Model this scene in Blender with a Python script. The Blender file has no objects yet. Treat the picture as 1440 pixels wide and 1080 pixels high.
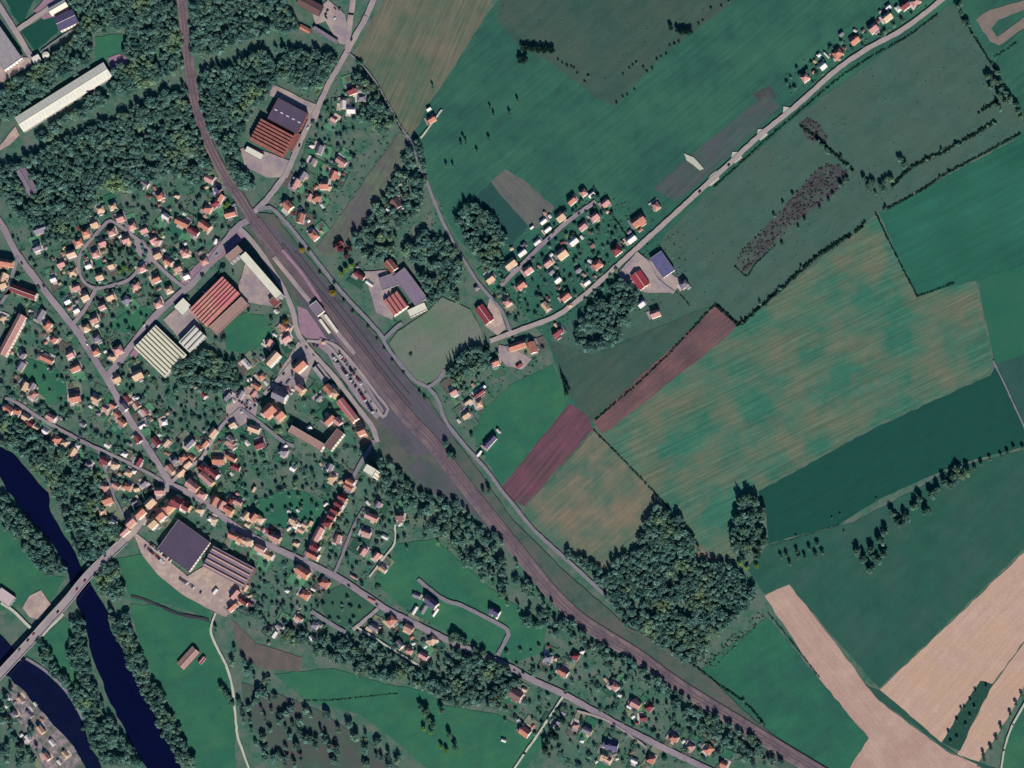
import bpy, math, random
import numpy as np
from math import radians, sin, cos, pi

# ------------------------------------------------------------------ camera, light, exposure
SC = bpy.context.scene
CAM_H, LEAN = 5000.0, 0.23          # metres above the ground; metres of lean per metre of height, east and south
SUN_EL, SUN_AZ = 30.0, 164.0        # degrees; azimuth clockwise from north
cd = bpy.data.cameras.new('camera'); cam = bpy.data.objects.new('camera', cd)
SC.collection.objects.link(cam); SC.camera = cam
cam.location = (CAM_H*LEAN, -CAM_H*LEAN, CAM_H); cam.rotation_euler = (0, 0, 0)
cd.sensor_width = 36; cd.lens = 36*CAM_H/1440.0
cd.shift_x = -CAM_H*LEAN/1440.0; cd.shift_y = CAM_H*LEAN/1440.0
cd.clip_start = 10; cd.clip_end = 20000
w = bpy.data.worlds.new('World'); SC.world = w; w.use_nodes = True
nt = w.node_tree; bg = nt.nodes['Background']; sky = nt.nodes.new('ShaderNodeTexSky')
sky.sky_type = 'NISHITA'; sky.sun_disc = False; sky.sun_elevation = radians(SUN_EL); sky.sun_rotation = radians(SUN_AZ)
sky.ozone_density = 10.0; sky.air_density = 1.0; sky.dust_density = 0.3
nt.links.new(sky.outputs[0], bg.inputs[0]); bg.inputs[1].default_value = 0.06
sd = bpy.data.lights.new('sun', 'SUN'); sun = bpy.data.objects.new('sun', sd); SC.collection.objects.link(sun)
sd.energy = 5.0; sd.angle = radians(0.5); sd.color = (1.0, 0.93, 0.86)
sun.rotation_euler = (radians(90-SUN_EL), 0, radians(180-SUN_AZ)); sun.location = (0, -500, 800)
SC.view_settings.view_transform = 'Standard'; SC.view_settings.look = 'None'
SC.view_settings.exposure = 0.36; SC.view_settings.gamma = 1.0
SC.cycles.max_bounces = 4; SC.cycles.diffuse_bounces = 2; SC.cycles.glossy_bounces = 2

RND = random.Random(11); NR = np.random.RandomState(5)
COL = SC.collection
def P(x, y, z=0.0): return (x-720.0, 540.0-y, z)
def lin(c): return tuple(((v/255.0)/12.92 if v <= 10 else (((v/255.0)+0.055)/1.055)**2.4) for v in c)

# ------------------------------------------------------------------ materials
MATS = {}
GAIN = 1.0
def mat(name, c, c2=None, scale=0.2, rough=0.9, detail=4, amt=1.0, stripe=None, c3=None, scale3=0.02, obj_rand=0.0, spec=0.2, metal=0.0, wobble=1.0):
    """c, c2, c3 are sRGB 0-255; noise mixes c and c2, a broader noise mixes in c3; stripe=(angle deg, period m, amount)"""
    if name in MATS: return MATS[name]
    m = bpy.data.materials.new(name); m.use_nodes = True; t = m.node_tree; N = t.nodes; Lk = t.links
    b = N['Principled BSDF']; b.inputs['Roughness'].default_value = rough; b.inputs['Metallic'].default_value = metal
    b.inputs['Specular IOR Level'].default_value = spec
    c = lin(c); c2 = lin(c2) if c2 else tuple(v*0.8 for v in c)
    geo = N.new('ShaderNodeNewGeometry')
    def noise(sc, det):
        n = N.new('ShaderNodeTexNoise'); n.inputs['Scale'].default_value = sc; n.inputs['Detail'].default_value = det
        n.inputs['Roughness'].default_value = 0.65; Lk.new(geo.outputs['Position'], n.inputs['Vector']); return n
    def ramp(src, lo, hi):
        r = N.new('ShaderNodeMapRange'); r.inputs[1].default_value = lo; r.inputs[2].default_value = hi; r.clamp = True
        Lk.new(src, r.inputs[0]); return r.outputs[0]
    def mix(f, a, bb, ty='MIX'):
        x = N.new('ShaderNodeMix'); x.data_type = 'RGBA'; x.blend_type = ty
        if isinstance(f, float): x.inputs[0].default_value = f
        else: Lk.new(f, x.inputs[0])
        for i, v in ((6, a), (7, bb)):
            if isinstance(v, tuple): x.inputs[i].default_value = (*v, 1)
            else: Lk.new(v, x.inputs[i])
        return x.outputs[2]
    n1 = noise(scale, detail)
    f = ramp(n1.outputs[0], 0.5-0.16/max(amt, .1), 0.5+0.16/max(amt, .1))
    col = mix(f, c, c2)
    if c3:
        n3 = noise(scale3, 3); col = mix(ramp(n3.outputs[0], 0.4, 0.66), col, lin(c3))
    if stripe:
        ang, per, am = stripe
        mp = N.new('ShaderNodeMapping'); mp.vector_type = 'TEXTURE'; mp.inputs['Rotation'].default_value = (0, 0, radians(ang))
        Lk.new(geo.outputs['Position'], mp.inputs['Vector'])
        sc2 = N.new('ShaderNodeVectorMath'); sc2.operation = 'MULTIPLY'; sc2.inputs[1].default_value = (0.012, 1.0/per, 0.0)
        Lk.new(mp.outputs[0], sc2.inputs[0])
        sn = N.new('ShaderNodeTexNoise'); sn.inputs['Scale'].default_value = 1.0; sn.inputs['Detail'].default_value = 3
        sn.inputs['Roughness'].default_value = 0.6; Lk.new(sc2.outputs[0], sn.inputs['Vector'])
        mr = N.new('ShaderNodeMapRange'); mr.inputs[1].default_value = 0.3; mr.inputs[2].default_value = 0.7
        mr.inputs[3].default_value = 1-am; mr.inputs[4].default_value = 1+am; Lk.new(sn.outputs[0], mr.inputs[0])
        vm = N.new('ShaderNodeVectorMath'); vm.operation = 'SCALE'; Lk.new(col, vm.inputs[0]); Lk.new(mr.outputs[0], vm.inputs['Scale'])
        col = vm.outputs[0]
        fn = noise(0.45, 4); fr = N.new('ShaderNodeMapRange'); fr.inputs[1].default_value = .3; fr.inputs[2].default_value = .7
        fr.inputs[3].default_value = .88; fr.inputs[4].default_value = 1.12; Lk.new(fn.outputs[0], fr.inputs[0])
        vf = N.new('ShaderNodeVectorMath'); vf.operation = 'SCALE'; Lk.new(col, vf.inputs[0]); Lk.new(fr.outputs[0], vf.inputs['Scale']); col = vf.outputs[0]
    if obj_rand:
        oi = N.new('ShaderNodeObjectInfo'); mr = N.new('ShaderNodeMapRange')
        mr.inputs[3].default_value = 1-obj_rand; mr.inputs[4].default_value = 1+obj_rand; Lk.new(oi.outputs['Random'], mr.inputs[0])
        vm = N.new('ShaderNodeVectorMath'); vm.operation = 'SCALE'; Lk.new(col, vm.inputs[0]); Lk.new(mr.outputs[0], vm.inputs['Scale'])
        col = vm.outputs[0]
    Lk.new(col, b.inputs['Base Color'])
    MATS[name] = m
    return m

def foliage_mat(name, dark, light, alt, transl=0.25, alt_lo=0.56, alt_hi=0.72):
    m = bpy.data.materials.new(name); m.use_nodes = True; t = m.node_tree; N = t.nodes; Lk = t.links
    N.remove(N['Principled BSDF']); out = N['Material Output']
    geo = N.new('ShaderNodeNewGeometry')
    n = N.new('ShaderNodeTexNoise'); n.inputs['Scale'].default_value = 0.09; n.inputs['Detail'].default_value = 2
    Lk.new(geo.outputs['Position'], n.inputs['Vector'])
    r = N.new('ShaderNodeMapRange'); r.inputs[1].default_value = 0.35; r.inputs[2].default_value = 0.65; Lk.new(n.outputs[0], r.inputs[0])
    isl = N.new('ShaderNodeMath'); isl.operation = 'MULTIPLY_ADD'; isl.inputs[1].default_value = 0.7; isl.inputs[2].default_value = -0.35
    Lk.new(geo.outputs['Random Per Island'], isl.inputs[0])
    ad = N.new('ShaderNodeMath'); ad.operation = 'ADD'; ad.use_clamp = True; Lk.new(r.outputs[0], ad.inputs[0]); Lk.new(isl.outputs[0], ad.inputs[1])
    mx = N.new('ShaderNodeMix'); mx.data_type = 'RGBA'; mx.inputs[6].default_value = (*lin(dark), 1); mx.inputs[7].default_value = (*lin(light), 1)
    Lk.new(ad.outputs[0], mx.inputs[0])
    n2 = N.new('ShaderNodeTexNoise'); n2.inputs['Scale'].default_value = 0.035; n2.inputs['Detail'].default_value = 4
    Lk.new(geo.outputs['Position'], n2.inputs['Vector'])
    r2 = N.new('ShaderNodeMapRange'); r2.inputs[1].default_value = alt_lo; r2.inputs[2].default_value = alt_hi; Lk.new(n2.outputs[0], r2.inputs[0])
    mx2 = N.new('ShaderNodeMix'); mx2.data_type = 'RGBA'; mx2.inputs[7].default_value = (*lin(alt), 1)
    Lk.new(r2.outputs[0], mx2.inputs[0]); Lk.new(mx.outputs[2], mx2.inputs[6])
    at = N.new('ShaderNodeAttribute'); at.attribute_name = 'tone'; oi = N.new('ShaderNodeObjectInfo')
    tn = N.new('ShaderNodeMath'); tn.operation = 'MULTIPLY_ADD'; tn.inputs[1].default_value = .5; tn.inputs[2].default_value = .8; Lk.new(at.outputs['Fac'], tn.inputs[0])
    rr = N.new('ShaderNodeMath'); rr.operation = 'MULTIPLY_ADD'; rr.inputs[1].default_value = .25; Lk.new(oi.outputs['Random'], rr.inputs[0]); Lk.new(tn.outputs[0], rr.inputs[2])
    sc_ = N.new('ShaderNodeVectorMath'); sc_.operation = 'SCALE'; Lk.new(mx2.outputs[2], sc_.inputs[0]); Lk.new(rr.outputs[0], sc_.inputs['Scale'])
    d = N.new('ShaderNodeBsdfDiffuse'); tr = N.new('ShaderNodeBsdfTranslucent'); ms = N.new('ShaderNodeMixShader')
    ms.inputs[0].default_value = transl
    Lk.new(sc_.outputs[0], d.inputs[0]); Lk.new(sc_.outputs[0], tr.inputs[0])
    Lk.new(d.outputs[0], ms.inputs[1]); Lk.new(tr.outputs[0], ms.inputs[2]); Lk.new(ms.outputs[0], out.inputs[0])
    MATS[name] = m; return m

# ------------------------------------------------------------------ object helpers
def tag(o, label, cat, group=None, kind=None):
    if label: o['label'] = label
    if cat: o['category'] = cat
    if group: o['group'] = group
    if kind: o['kind'] = kind
    return o
def link(o, parent=None):
    COL.objects.link(o)
    if parent is not None: o.parent = parent
    return o
def empty(name, loc, rz=0.0):
    o = bpy.data.objects.new(name, None); o.empty_display_size = 1; o.location = loc; o.rotation_euler = (0, 0, rz); return link(o)
def mesh_from(name, V, F, mats, fm=None):
    me = bpy.data.meshes.new(name); me.from_pydata(V, [], F)
    for m in mats: me.materials.append(m)
    if fm: me.polygons.foreach_set('material_index', fm)
    me.update(); return me
def quads_mesh(name, V, mats, fm=None):
    """V: (n*4,3) numpy array, every four vertices one face"""
    nq = len(V)//4; me = bpy.data.meshes.new(name)
    me.vertices.add(len(V)); me.vertices.foreach_set('co', V.astype(np.float32).ravel())
    me.loops.add(nq*4); me.loops.foreach_set('vertex_index', np.arange(nq*4, dtype=np.int32))
    me.polygons.add(nq); me.polygons.foreach_set('loop_start', (np.arange(nq)*4).astype(np.int32))
    try: me.polygons.foreach_set('loop_total', np.full(nq, 4, np.int32))
    except Exception: pass
    for m in mats: me.materials.append(m)
    if fm is not None: me.polygons.foreach_set('material_index', fm.astype(np.int32))
    me.update(calc_edges=True); return me
def obj(name, me, parent=None, loc=None, rz=0.0):
    o = bpy.data.objects.new(name, me)
    if loc is not None: o.location = loc
    o.rotation_euler = (0, 0, rz)
    return link(o, parent)

class MB:
    def __init__(s): s.V = []; s.F = []; s.M = []
    def face(s, pts, m=0):
        i = len(s.V); s.V += [tuple(p) for p in pts]; s.F.append(tuple(range(i, i+len(pts)))); s.M.append(m)
    def box(s, x0, x1, y0, y1, z0, z1, m=0, top=None):
        p = [(x0,y0,z0),(x1,y0,z0),(x1,y1,z0),(x0,y1,z0),(x0,y0,z1),(x1,y0,z1),(x1,y1,z1),(x0,y1,z1)]
        i = len(s.V); s.V += p
        for k, f in enumerate(((0,3,2,1),(4,5,6,7),(0,1,5,4),(1,2,6,5),(2,3,7,6),(3,0,4,7))):
            s.F.append(tuple(i+a for a in f)); s.M.append(top if (k == 1 and top is not None) else m)
    def cyl(s, x, y, r, z0, z1, n=16, m=0, r1=None, mt=None):
        r1 = r if r1 is None else r1; i = len(s.V)
        for k in range(n): a = 2*pi*k/n; s.V.append((x+r*cos(a), y+r*sin(a), z0))
        for k in range(n): a = 2*pi*k/n; s.V.append((x+r1*cos(a), y+r1*sin(a), z1))
        for k in range(n): j = (k+1) % n; s.F.append((i+k, i+j, i+n+j, i+n+k)); s.M.append(m)
        s.F.append(tuple(i+n+k for k in range(n))); s.M.append(m if mt is None else mt)
    def mesh(s, name, mats): return mesh_from(name, s.V, s.F, mats, s.M)

# ------------------------------------------------------------------ map of what is already occupied (one cell per metre)
MW, MH = 1440, 1080
BLOCK = np.zeros((MH, MW), bool)
def poly_mask(pts):
    xs = [p[0] for p in pts]; ys = [p[1] for p in pts]
    x0, x1 = max(0, int(min(xs))), min(MW, int(max(xs))+1); y0, y1 = max(0, int(min(ys))), min(MH, int(max(ys))+1)
    M = np.zeros((MH, MW), bool)
    if x1 <= x0 or y1 <= y0: return M
    gx, gy = np.meshgrid(np.arange(x0, x1)+.5, np.arange(y0, y1)+.5); ins = np.zeros(gx.shape, bool)
    n = len(pts)
    for i in range(n):
        (ax, ay), (bx, by) = pts[i], pts[(i+1) % n]
        if ay == by: continue
        c = ((ay > gy) != (by > gy)) & (gx < (bx-ax)*(gy-ay)/(by-ay)+ax)
        ins ^= c
    M[y0:y1, x0:x1] = ins; return M
def line_mask(pts, wd):
    M = np.zeros((MH, MW), bool)
    for (ax, ay), (bx, by) in zip(pts[:-1], pts[1:]):
        x0, x1 = max(0, int(min(ax, bx)-wd)), min(MW, int(max(ax, bx)+wd)+1); y0, y1 = max(0, int(min(ay, by)-wd)), min(MH, int(max(ay, by)+wd)+1)
        if x1 <= x0 or y1 <= y0: continue
        gx, gy = np.meshgrid(np.arange(x0, x1)+.5, np.arange(y0, y1)+.5)
        dx, dy = bx-ax, by-ay; L2 = dx*dx+dy*dy+1e-9
        t = np.clip(((gx-ax)*dx+(gy-ay)*dy)/L2, 0, 1)
        M[y0:y1, x0:x1] |= (gx-ax-t*dx)**2+(gy-ay-t*dy)**2 < (wd/2)**2
    return M
def rect_pts(x, y, L, W, ang):
    a = radians(ang); ux, uy = cos(a), -sin(a); vx, vy = sin(a), cos(a)
    return [(x+sx*L/2*ux+sy*W/2*vx, y+sx*L/2*uy+sy*W/2*vy) for sx, sy in ((-1,-1),(1,-1),(1,1),(-1,1))]
def blocked(x, y):
    xi, yi = int(x), int(y)
    if 0 <= xi < MW and 0 <= yi < MH: return BLOCK[yi, xi]
    return False
def grow_out(pts):
    """carry a shape that reaches the edge of the mapped square on beyond it"""
    on = [x <= 0 or x >= 1440 or y <= 0 or y >= 1080 for x, y in pts]; n = len(pts); out = []
    for i, (x, y) in enumerate(pts):
        if not on[i]: out.append((x, y)); continue
        pa, na = on[i-1], on[(i+1) % n]; q = (x+(260 if x >= 1440 else -260 if x <= 0 else 0), y+(260 if y >= 1080 else -260 if y <= 0 else 0))
        if not pa and not na: out.append((x, y))
        elif not pa: out += [(x, y), q]
        elif not na: out += [q, (x, y)]
        else: out.append(q)
    return out

def wobble_poly(pts, step=9.0, amp=0.8):
    out = []; n = len(pts); r = random.Random(int(pts[0][0]*7+pts[0][1]))
    for i in range(n):
        (ax, ay), (bx, by) = pts[i], pts[(i+1) % n]; d = math.hypot(bx-ax, by-ay); k = max(1, int(d/step))
        for q in range(k):
            t = q/k; s = 0 if q == 0 else r.uniform(-amp, amp)
            out.append((ax+(bx-ax)*t-(by-ay)/max(d,1)*s, ay+(by-ay)*t+(bx-ax)/max(d,1)*s))
    return out
ZN = [0]
def sheet(name, pts, m, z, block=False, wob=0.8, grow=True):
    if block: BLOCK[poly_mask(pts)] = True
    q = grow_out(pts) if grow else pts
    if wob: q = wobble_poly(q, amp=wob)
    me = mesh_from(name, [P(x, y, z) for x, y in q], [tuple(range(len(q)))], [m])
    if me.polygons[0].normal.z < 0: me.flip_normals()
    o = obj(name, me); o['kind'] = 'structure'; return o
def smooth_line(pts, step=6.0):
    p = [pts[0]]+list(pts)+[pts[-1]]; out = []
    for i in range(1, len(p)-2):
        a, b, c, d = p[i-1], p[i], p[i+1], p[i+2]; n = max(1, int(math.hypot(c[0]-b[0], c[1]-b[1])/step))
        for k in range(n):
            t = k/n
            out.append(tuple(0.5*((2*b[j])+(-a[j]+c[j])*t+(2*a[j]-5*b[j]+4*c[j]-d[j])*t*t+(-a[j]+3*b[j]-3*c[j]+d[j])*t**3) for j in (0, 1)))
    out.append(tuple(pts[-1])); return out
def carry_ends(pts):
    pts = list(pts)
    for e, n in ((0, 1), (-1, -2)):
        x, y = pts[e]
        if x <= 0 or x >= 1440 or y <= 0 or y >= 1080:
            dx, dy = x-pts[n][0], y-pts[n][1]; d = math.hypot(dx, dy); q = (x+dx/d*300, y+dy/d*300)
            if e == 0: pts.insert(0, q)
            else: pts.append(q)
    return pts
def offset(pts, o):
    out = []
    for i, (x, y) in enumerate(pts):
        ax, ay = pts[max(0, i-1)]; bx, by = pts[min(len(pts)-1, i+1)]; d = math.hypot(bx-ax, by-ay)+1e-9
        out.append((x-(by-ay)/d*o, y+(bx-ax)/d*o))
    return out
def ribbon(name, pts, wd, m, z, thick=0.0, block=True, smooth=True, kind='structure', edge=0.0):
    pts = carry_ends(pts); q = smooth_line(pts) if smooth else pts
    if block: BLOCK[line_mask(q, wd+2.0)] = True
    r = random.Random(int(wd*100+pts[0][0]))
    wl = [wd/2+r.uniform(-edge, edge) for _ in q]; wr = [wd/2+r.uniform(-edge, edge) for _ in q]
    A = [offset(q, -wl[i])[i] for i in range(len(q))] if edge else offset(q, -wd/2)
    B = [offset(q, wr[i])[i] for i in range(len(q))] if edge else offset(q, wd/2)
    V = []; F = []
    if thick:
        A2 = offset(q, -wd/2-thick*1.5); B2 = offset(q, wd/2+thick*1.5)
        for i in range(len(q)): V += [P(*A2[i], z-thick), P(*A[i], z), P(*B[i], z), P(*B2[i], z-thick)]
        for i in range(len(q)-1):
            for k in range(3): F.append((4*i+k, 4*i+k+1, 4*i+5+k, 4*i+4+k))
    else:
        for i in range(len(q)): V += [P(*A[i], z), P(*B[i], z)]
        for i in range(len(q)-1): F.append((2*i, 2*i+1, 2*i+3, 2*i+2))
    me = mesh_from(name, V, F, [m])
    if me.polygons[0].normal.z < 0: me.flip_normals()
    o = obj(name, me)
    if kind: o['kind'] = kind
    return o

# ------------------------------------------------------------------ the ground and fields
G = {}
m_ground = mat('garden_grass', (68, 108, 88), (48, 88, 74), 0.13, c3=(96, 106, 96), scale3=0.045, detail=9)
gm = mesh_from('ground', [(-3500,-3500,0),(3500,-3500,0),(3500,3500,0),(-3500,3500,0)], [(0,1,2,3)], [m_ground])
g0 = obj('ground', gm); g0['kind'] = 'structure'

m_green = mat('green_field', (44, 92, 77), (40, 82, 72), 0.05, stripe=(40, 5, .14), c3=(52, 100, 80), scale3=0.012)
m_rough = mat('rough_meadow', (58, 86, 76), (48, 78, 69), 0.05, stripe=(40, 9, .10), c3=(66, 85, 74), scale3=0.012, detail=8)
m_grey = mat('damp_meadow', (68, 97, 86), (56, 87, 77), 0.04, stripe=(40, 12, .08), c3=(68, 92, 80), scale3=0.016, detail=8)
m_dkgreen = mat('dark_crop', (20, 74, 62), (21, 70, 61), 0.05, stripe=(28, 6, .08))
m_rich = mat('rich_grass', (36, 94, 74), (34, 84, 72), 0.04, stripe=(28, 7, .12), c3=(42, 100, 82), scale3=0.01)
m_mottle = mat('young_crop', (62, 108, 88), (44, 102, 84), 0.024, stripe=(26, 3.0, .26), c3=(100, 106, 86), scale3=0.014, detail=8)
m_mottle2 = mat('thin_crop', (78, 104, 84), (58, 98, 84), 0.03, stripe=(42, 4, .16), c3=(122, 110, 92), scale3=0.014, detail=6)
m_stubble = mat('striped_stubble', (92, 100, 82), (70, 96, 78), 0.03, stripe=(66, 3.2, .22), c3=(112, 106, 90), scale3=0.012)
m_tan = mat('dry_bare_soil', (186, 158, 140), (176, 146, 130), 0.05, stripe=(48, 5, .08), c3=(182, 152, 128), scale3=0.02)
m_tan2 = mat('dry_bare_strip', (180, 153, 136), (170, 142, 128), 0.06, stripe=(-52, 4, .08), c3=(164, 134, 122), scale3=0.02)
m_plough = mat('ploughed_soil', (98, 78, 80), (82, 66, 70), 0.06, stripe=(40, 3, .22), c3=(116, 86, 84), scale3=0.03)
m_plough2 = mat('fresh_ploughed_soil', (92, 71, 74), (80, 62, 70), 0.06, stripe=(49, 4, .25), c3=(108, 70, 84), scale3=0.03)
m_dull = mat('worn_pitch', (112, 116, 106), (102, 112, 98), 0.05, stripe=(35, 14, .05), c3=(92, 114, 94), scale3=0.02)
m_brown = mat('brown_heath', (72, 68, 74), (54, 62, 62), 0.09, c3=(74, 92, 80), scale3=0.03, detail=8)
m_olive = mat('old_track_grass', (96, 106, 88), (78, 94, 80), 0.06, stripe=(60, 5, .12), c3=(90, 86, 88), scale3=0.03)
m_lush = mat('pasture', (40, 100, 78), (44, 92, 74), 0.05, stripe=(20, 14, .06), c3=(54, 106, 76), scale3=0.02, detail=6)
m_grassy = mat('grey_grassland', (68, 88, 82), (58, 82, 76), 0.06, stripe=(44, 5, .16), c3=(76, 82, 84), scale3=0.02)
FIELDS = [
 ('meadow', [(590,215),(578,190),(600,150),(650,70),(700,0),(1440,0),(1440,190),(1230,295),(1040,456),(960,520),(830,603),(800,565),(770,480),(700,400),(640,330),(610,270)], m_green),
 ('stubble_field', [(497,75),(512,88),(532,120),(548,150),(564,182),(578,190),(590,175),(600,148),(618,125),(655,68),(688,12),(690,0),(540,0),(520,35)], m_stubble),
 ('rough_meadow', [(700,0),(1035,0),(985,38),(925,82),(866,150),(845,142),(800,108),(775,88),(735,70),(700,30)], m_rough),
 ('bare_strip', [(690,255),(710,238),(735,252),(780,292),(757,322),(742,316),(705,276)], mat('pale_strip', (98, 100, 92), (88, 92, 90), .06, stripe=(-45, 4, .12))),
 ('grass_plot', [(640,305),(690,256),(742,318),(720,345),(665,330)], mat('darker_green', (38, 78, 72), (34, 70, 68), .06)),  # plot of slightly darker green grass
 ('garden_plot', [(918,265),(975,215),(1080,130),(1098,150),(1040,205),(985,255),(950,285)], m_grassy),
 ('bare_patch', [(1058,132),(1082,120),(1092,136),(1070,148)], m_brown),
 ('meadow', [(935,330),(1000,268),(1125,160),(1338,5),(1405,100),(1440,172),(1440,185),(1240,296),(1040,454),(1008,428),(980,435),(900,470),(850,490),(835,500),(790,525),(770,480),(830,430),(900,400)], m_grey),
 ('heath_strip', [(1033,372),(1045,350),(1085,310),(1110,282),(1140,248),(1165,228),(1192,240),(1186,262),(1130,305),(1085,345),(1045,385)], m_brown),
 ('heath_patch', [(1122,170),(1140,165),(1165,190),(1160,205),(1135,195)], m_brown),
 ('grass_field', [(1236,300),(1440,190),(1440,375),(1372,396),(1290,418),(1262,360)], m_rich),
 ('crop_field', [(1215,318),(1236,305),(1262,360),(1290,418),(1340,402),(1372,395),(1396,510),(1390,526),(1230,600),(1065,690),(1035,786),(1003,785),(940,715),(900,670),(842,606),(862,598),(1035,460)], m_mottle),
 ('green_field', [(1375,395),(1440,372),(1440,500),(1398,512)], mat('fresh_green', (36, 96, 74), (34, 90, 72), .04, c3=(46,98,78), scale3=.02)),
 ('dark_field', [(1393,528),(1400,515),(1440,600),(1440,628),(1340,655),(1240,700),(1180,738),(1080,765),(1078,720),(1066,692),(1230,602)], m_dkgreen),
 ('grey_field', [(1400,513),(1440,498),(1440,600)], mat('grey_crop', (46, 84, 76), (40, 78, 72), .05)),
 ('ploughed_strip', [(1005,430),(1036,458),(1020,475),(866,598),(846,610),(833,592)], m_plough),
 ('ploughed_field', [(800,568),(826,582),(834,604),(738,712),(718,702),(706,685)], m_plough2),
 ('small_pasture', [(778,512),(802,566),(706,683),(684,648),(664,610),(680,575),(720,540)], m_lush),
 ('fallow_field', [(770,478),(835,500),(900,470),(1000,430),(832,592),(804,560)], m_rough),
 ('thin_crop_field', [(836,606),(898,672),(940,715),(1003,787),(950,775),(880,790),(855,812),(790,772),(744,738),(738,714)], m_mottle2),
 ('wide_meadow', [(1080,766),(1200,735),(1340,660),(1440,632),(1440,772),(1237,968),(1162,885),(1110,822),(1075,835),(1050,800)], mat('wide_green', (40, 88, 73), (36, 80, 68), .04, stripe=(45, 12, .07), c3=(50,86,75), scale3=.018)),
 ('bare_strip_field', [(1075,838),(1110,822),(1163,890),(1235,985),(1330,1056),(1380,1080),(1195,1080),(1222,1038),(1150,952)], m_tan2),
 ('bare_field', [(1237,970),(1440,777),(1440,902),(1395,962),(1382,957),(1325,1045)], m_tan),
 ('bare_headland', [(1440,904),(1396,964),(1346,1060),(1372,1078),(1416,1012),(1440,965)], m_tan),
 ('grass_strip', [(1215,962),(1237,971),(1325,1046),(1346,1061),(1400,1080),(1383,1080),(1331,1054),(1236,984)], mat('strip_green', (42, 82, 70), (38, 76, 66), .06)),
 ('corner_field', [(985,942),(1078,868),(1150,953),(1221,1039),(1194,1080),(1132,1080),(1062,1010),(1000,972)], mat('corner_green', (46, 104, 78), (38, 94, 74), .03, stripe=(35, 10, .08), c3=(40, 84, 74), scale3=.012)),
 ('grass_spit', [(1379,957),(1397,962),(1372,1008),(1350,1056),(1324,1044),(1350,1000)], mat('spit_grass', (36, 76, 62), (30, 66, 58), .1)),
 ('bare_corner', [(1372,28),(1392,14),(1440,0.5),(1440,14),(1404,28),(1394,40),(1402,52),(1440,24),(1440,40),(1405,64),(1392,58)], mat('tan_track', (128, 114, 104), (112, 106, 98), .08)),
 ('side_meadow', [(1440,40),(1440,168),(1400,98),(1410,66)], m_green),
 ('side_meadow', [(1406,1080),(1412,1040),(1440,985),(1440,1080)], m_lush),
 ('riverside_meadow', [(182,850),(230,852),(296,876),(300,905),(322,945),(330,1000),(332,1080),(275,1080),(262,1040),(232,980),(200,920)], m_lush),
 ('far_bank_meadow', [(0,735),(30,765),(62,808),(92,812),(70,850),(40,862),(25,850),(0,860)], m_lush),
 ('island_meadow', [(48,908),(92,868),(102,880),(100,915),(122,965),(112,978),(88,955),(62,928)], m_lush),
 ('valley_meadow', [(385,948),(470,940),(540,962),(600,972),(625,992),(700,1005),(770,1040),(740,1080),(640,1080),(600,1080),(560,1045),(505,1005),(430,985)], m_lush),
 ('paddock', [(560,765),(612,758),(690,828),(770,880),(762,918),(725,932),(702,922),(640,895),(560,850),(525,815),(548,790)], m_lush),
 ('lawn', [(352,705),(395,690),(430,692),(456,712),(440,748),(400,742),(375,735)], m_lush),
 ('lawn', [(318,452),(345,440),(372,444),(384,470),(352,500),(318,492)], m_lush),
 ('lawn', [(178,438),(205,430),(218,440),(200,462),(180,470),(150,460)], m_lush),
 ('lawn', [(30,500),(80,520),(100,545),(70,570),(30,540)], m_lush),
 ('lawn', [(165,785),(200,780),(240,820),(290,850),(300,872),(240,850),(185,845)], m_lush),
 ('small_paddock', [(446,842),(482,822),(530,852),(496,884),(462,876)], mat('paddock_green', (58, 94, 74), (50, 86, 72), .04)),
 ('long_strip', [(562,186),(584,198),(562,245),(524,300),(484,354),(462,362),(444,348),(482,300),(522,240)], m_olive),
 ('rough_ground', [(340,960),(390,975),(450,1000),(520,1045),(560,1080),(400,1080),(345,1010)], mat('brown_rough_grass', (72, 92, 80), (56, 84, 72), .06, c3=(80, 80, 78), scale3=.03, detail=8)),
 ('river_meadow', [(325,870),(345,890),(360,905),(425,925),(420,945),(370,940),(340,925)], mat('brown_grass', (104, 94, 88), (84, 84, 78), .08, detail=7)),
 ('mown_clearing', [(134,52),(172,48),(176,72),(160,85),(135,88)], m_lush),
 ('works_lawn', [(8,0),(48,0),(30,38),(18,22)], m_dkgreen),
 ('works_lawn', [(30,45),(62,25),(80,24),(82,45),(50,72)], m_dkgreen),
]
for i, (nm, pts, m) in enumerate(FIELDS):
    sheet(nm, pts, m, 0.05+0.012*i, wob=1.0)
NO_TREES = np.zeros((MH, MW), bool)
for nm, pts, m in FIELDS:
    NO_TREES |= poly_mask(pts)
    if nm in ('long_strip', 'small_pasture'): BLOCK[poly_mask(pts)] = True

# open ground beside the railway, yards
m_ballast = mat('railway_ballast', (108, 94, 100), (84, 76, 84), 0.15, stripe=(-48, 1.6, .2), c3=(120, 106, 104), scale3=.035, detail=6)
m_yard = mat('old_sidings', (84, 84, 90), (68, 74, 78), 0.08, stripe=(-50, 2.2, .14), c3=(92, 84, 96), scale3=.02, detail=7)
m_waste = mat('wasteland_grass', (74, 94, 82), (58, 80, 72), 0.08, c3=(92, 90, 84), scale3=.025, detail=8)
m_asph = mat('asphalt', (136, 125, 132), (120, 111, 118), 0.2, c3=(146, 134, 138), scale3=.02, detail=6)
m_asph2 = mat('pale_road', (150, 140, 142), (136, 126, 130), 0.2, c3=(160, 148, 140), scale3=.03, detail=6)
m_lane = mat('lane_surface', (128, 124, 130), (114, 112, 118), 0.2, detail=6)
m_gravel = mat('white_gravel', (184, 186, 168), (168, 168, 152), 0.3, detail=6)
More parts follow.
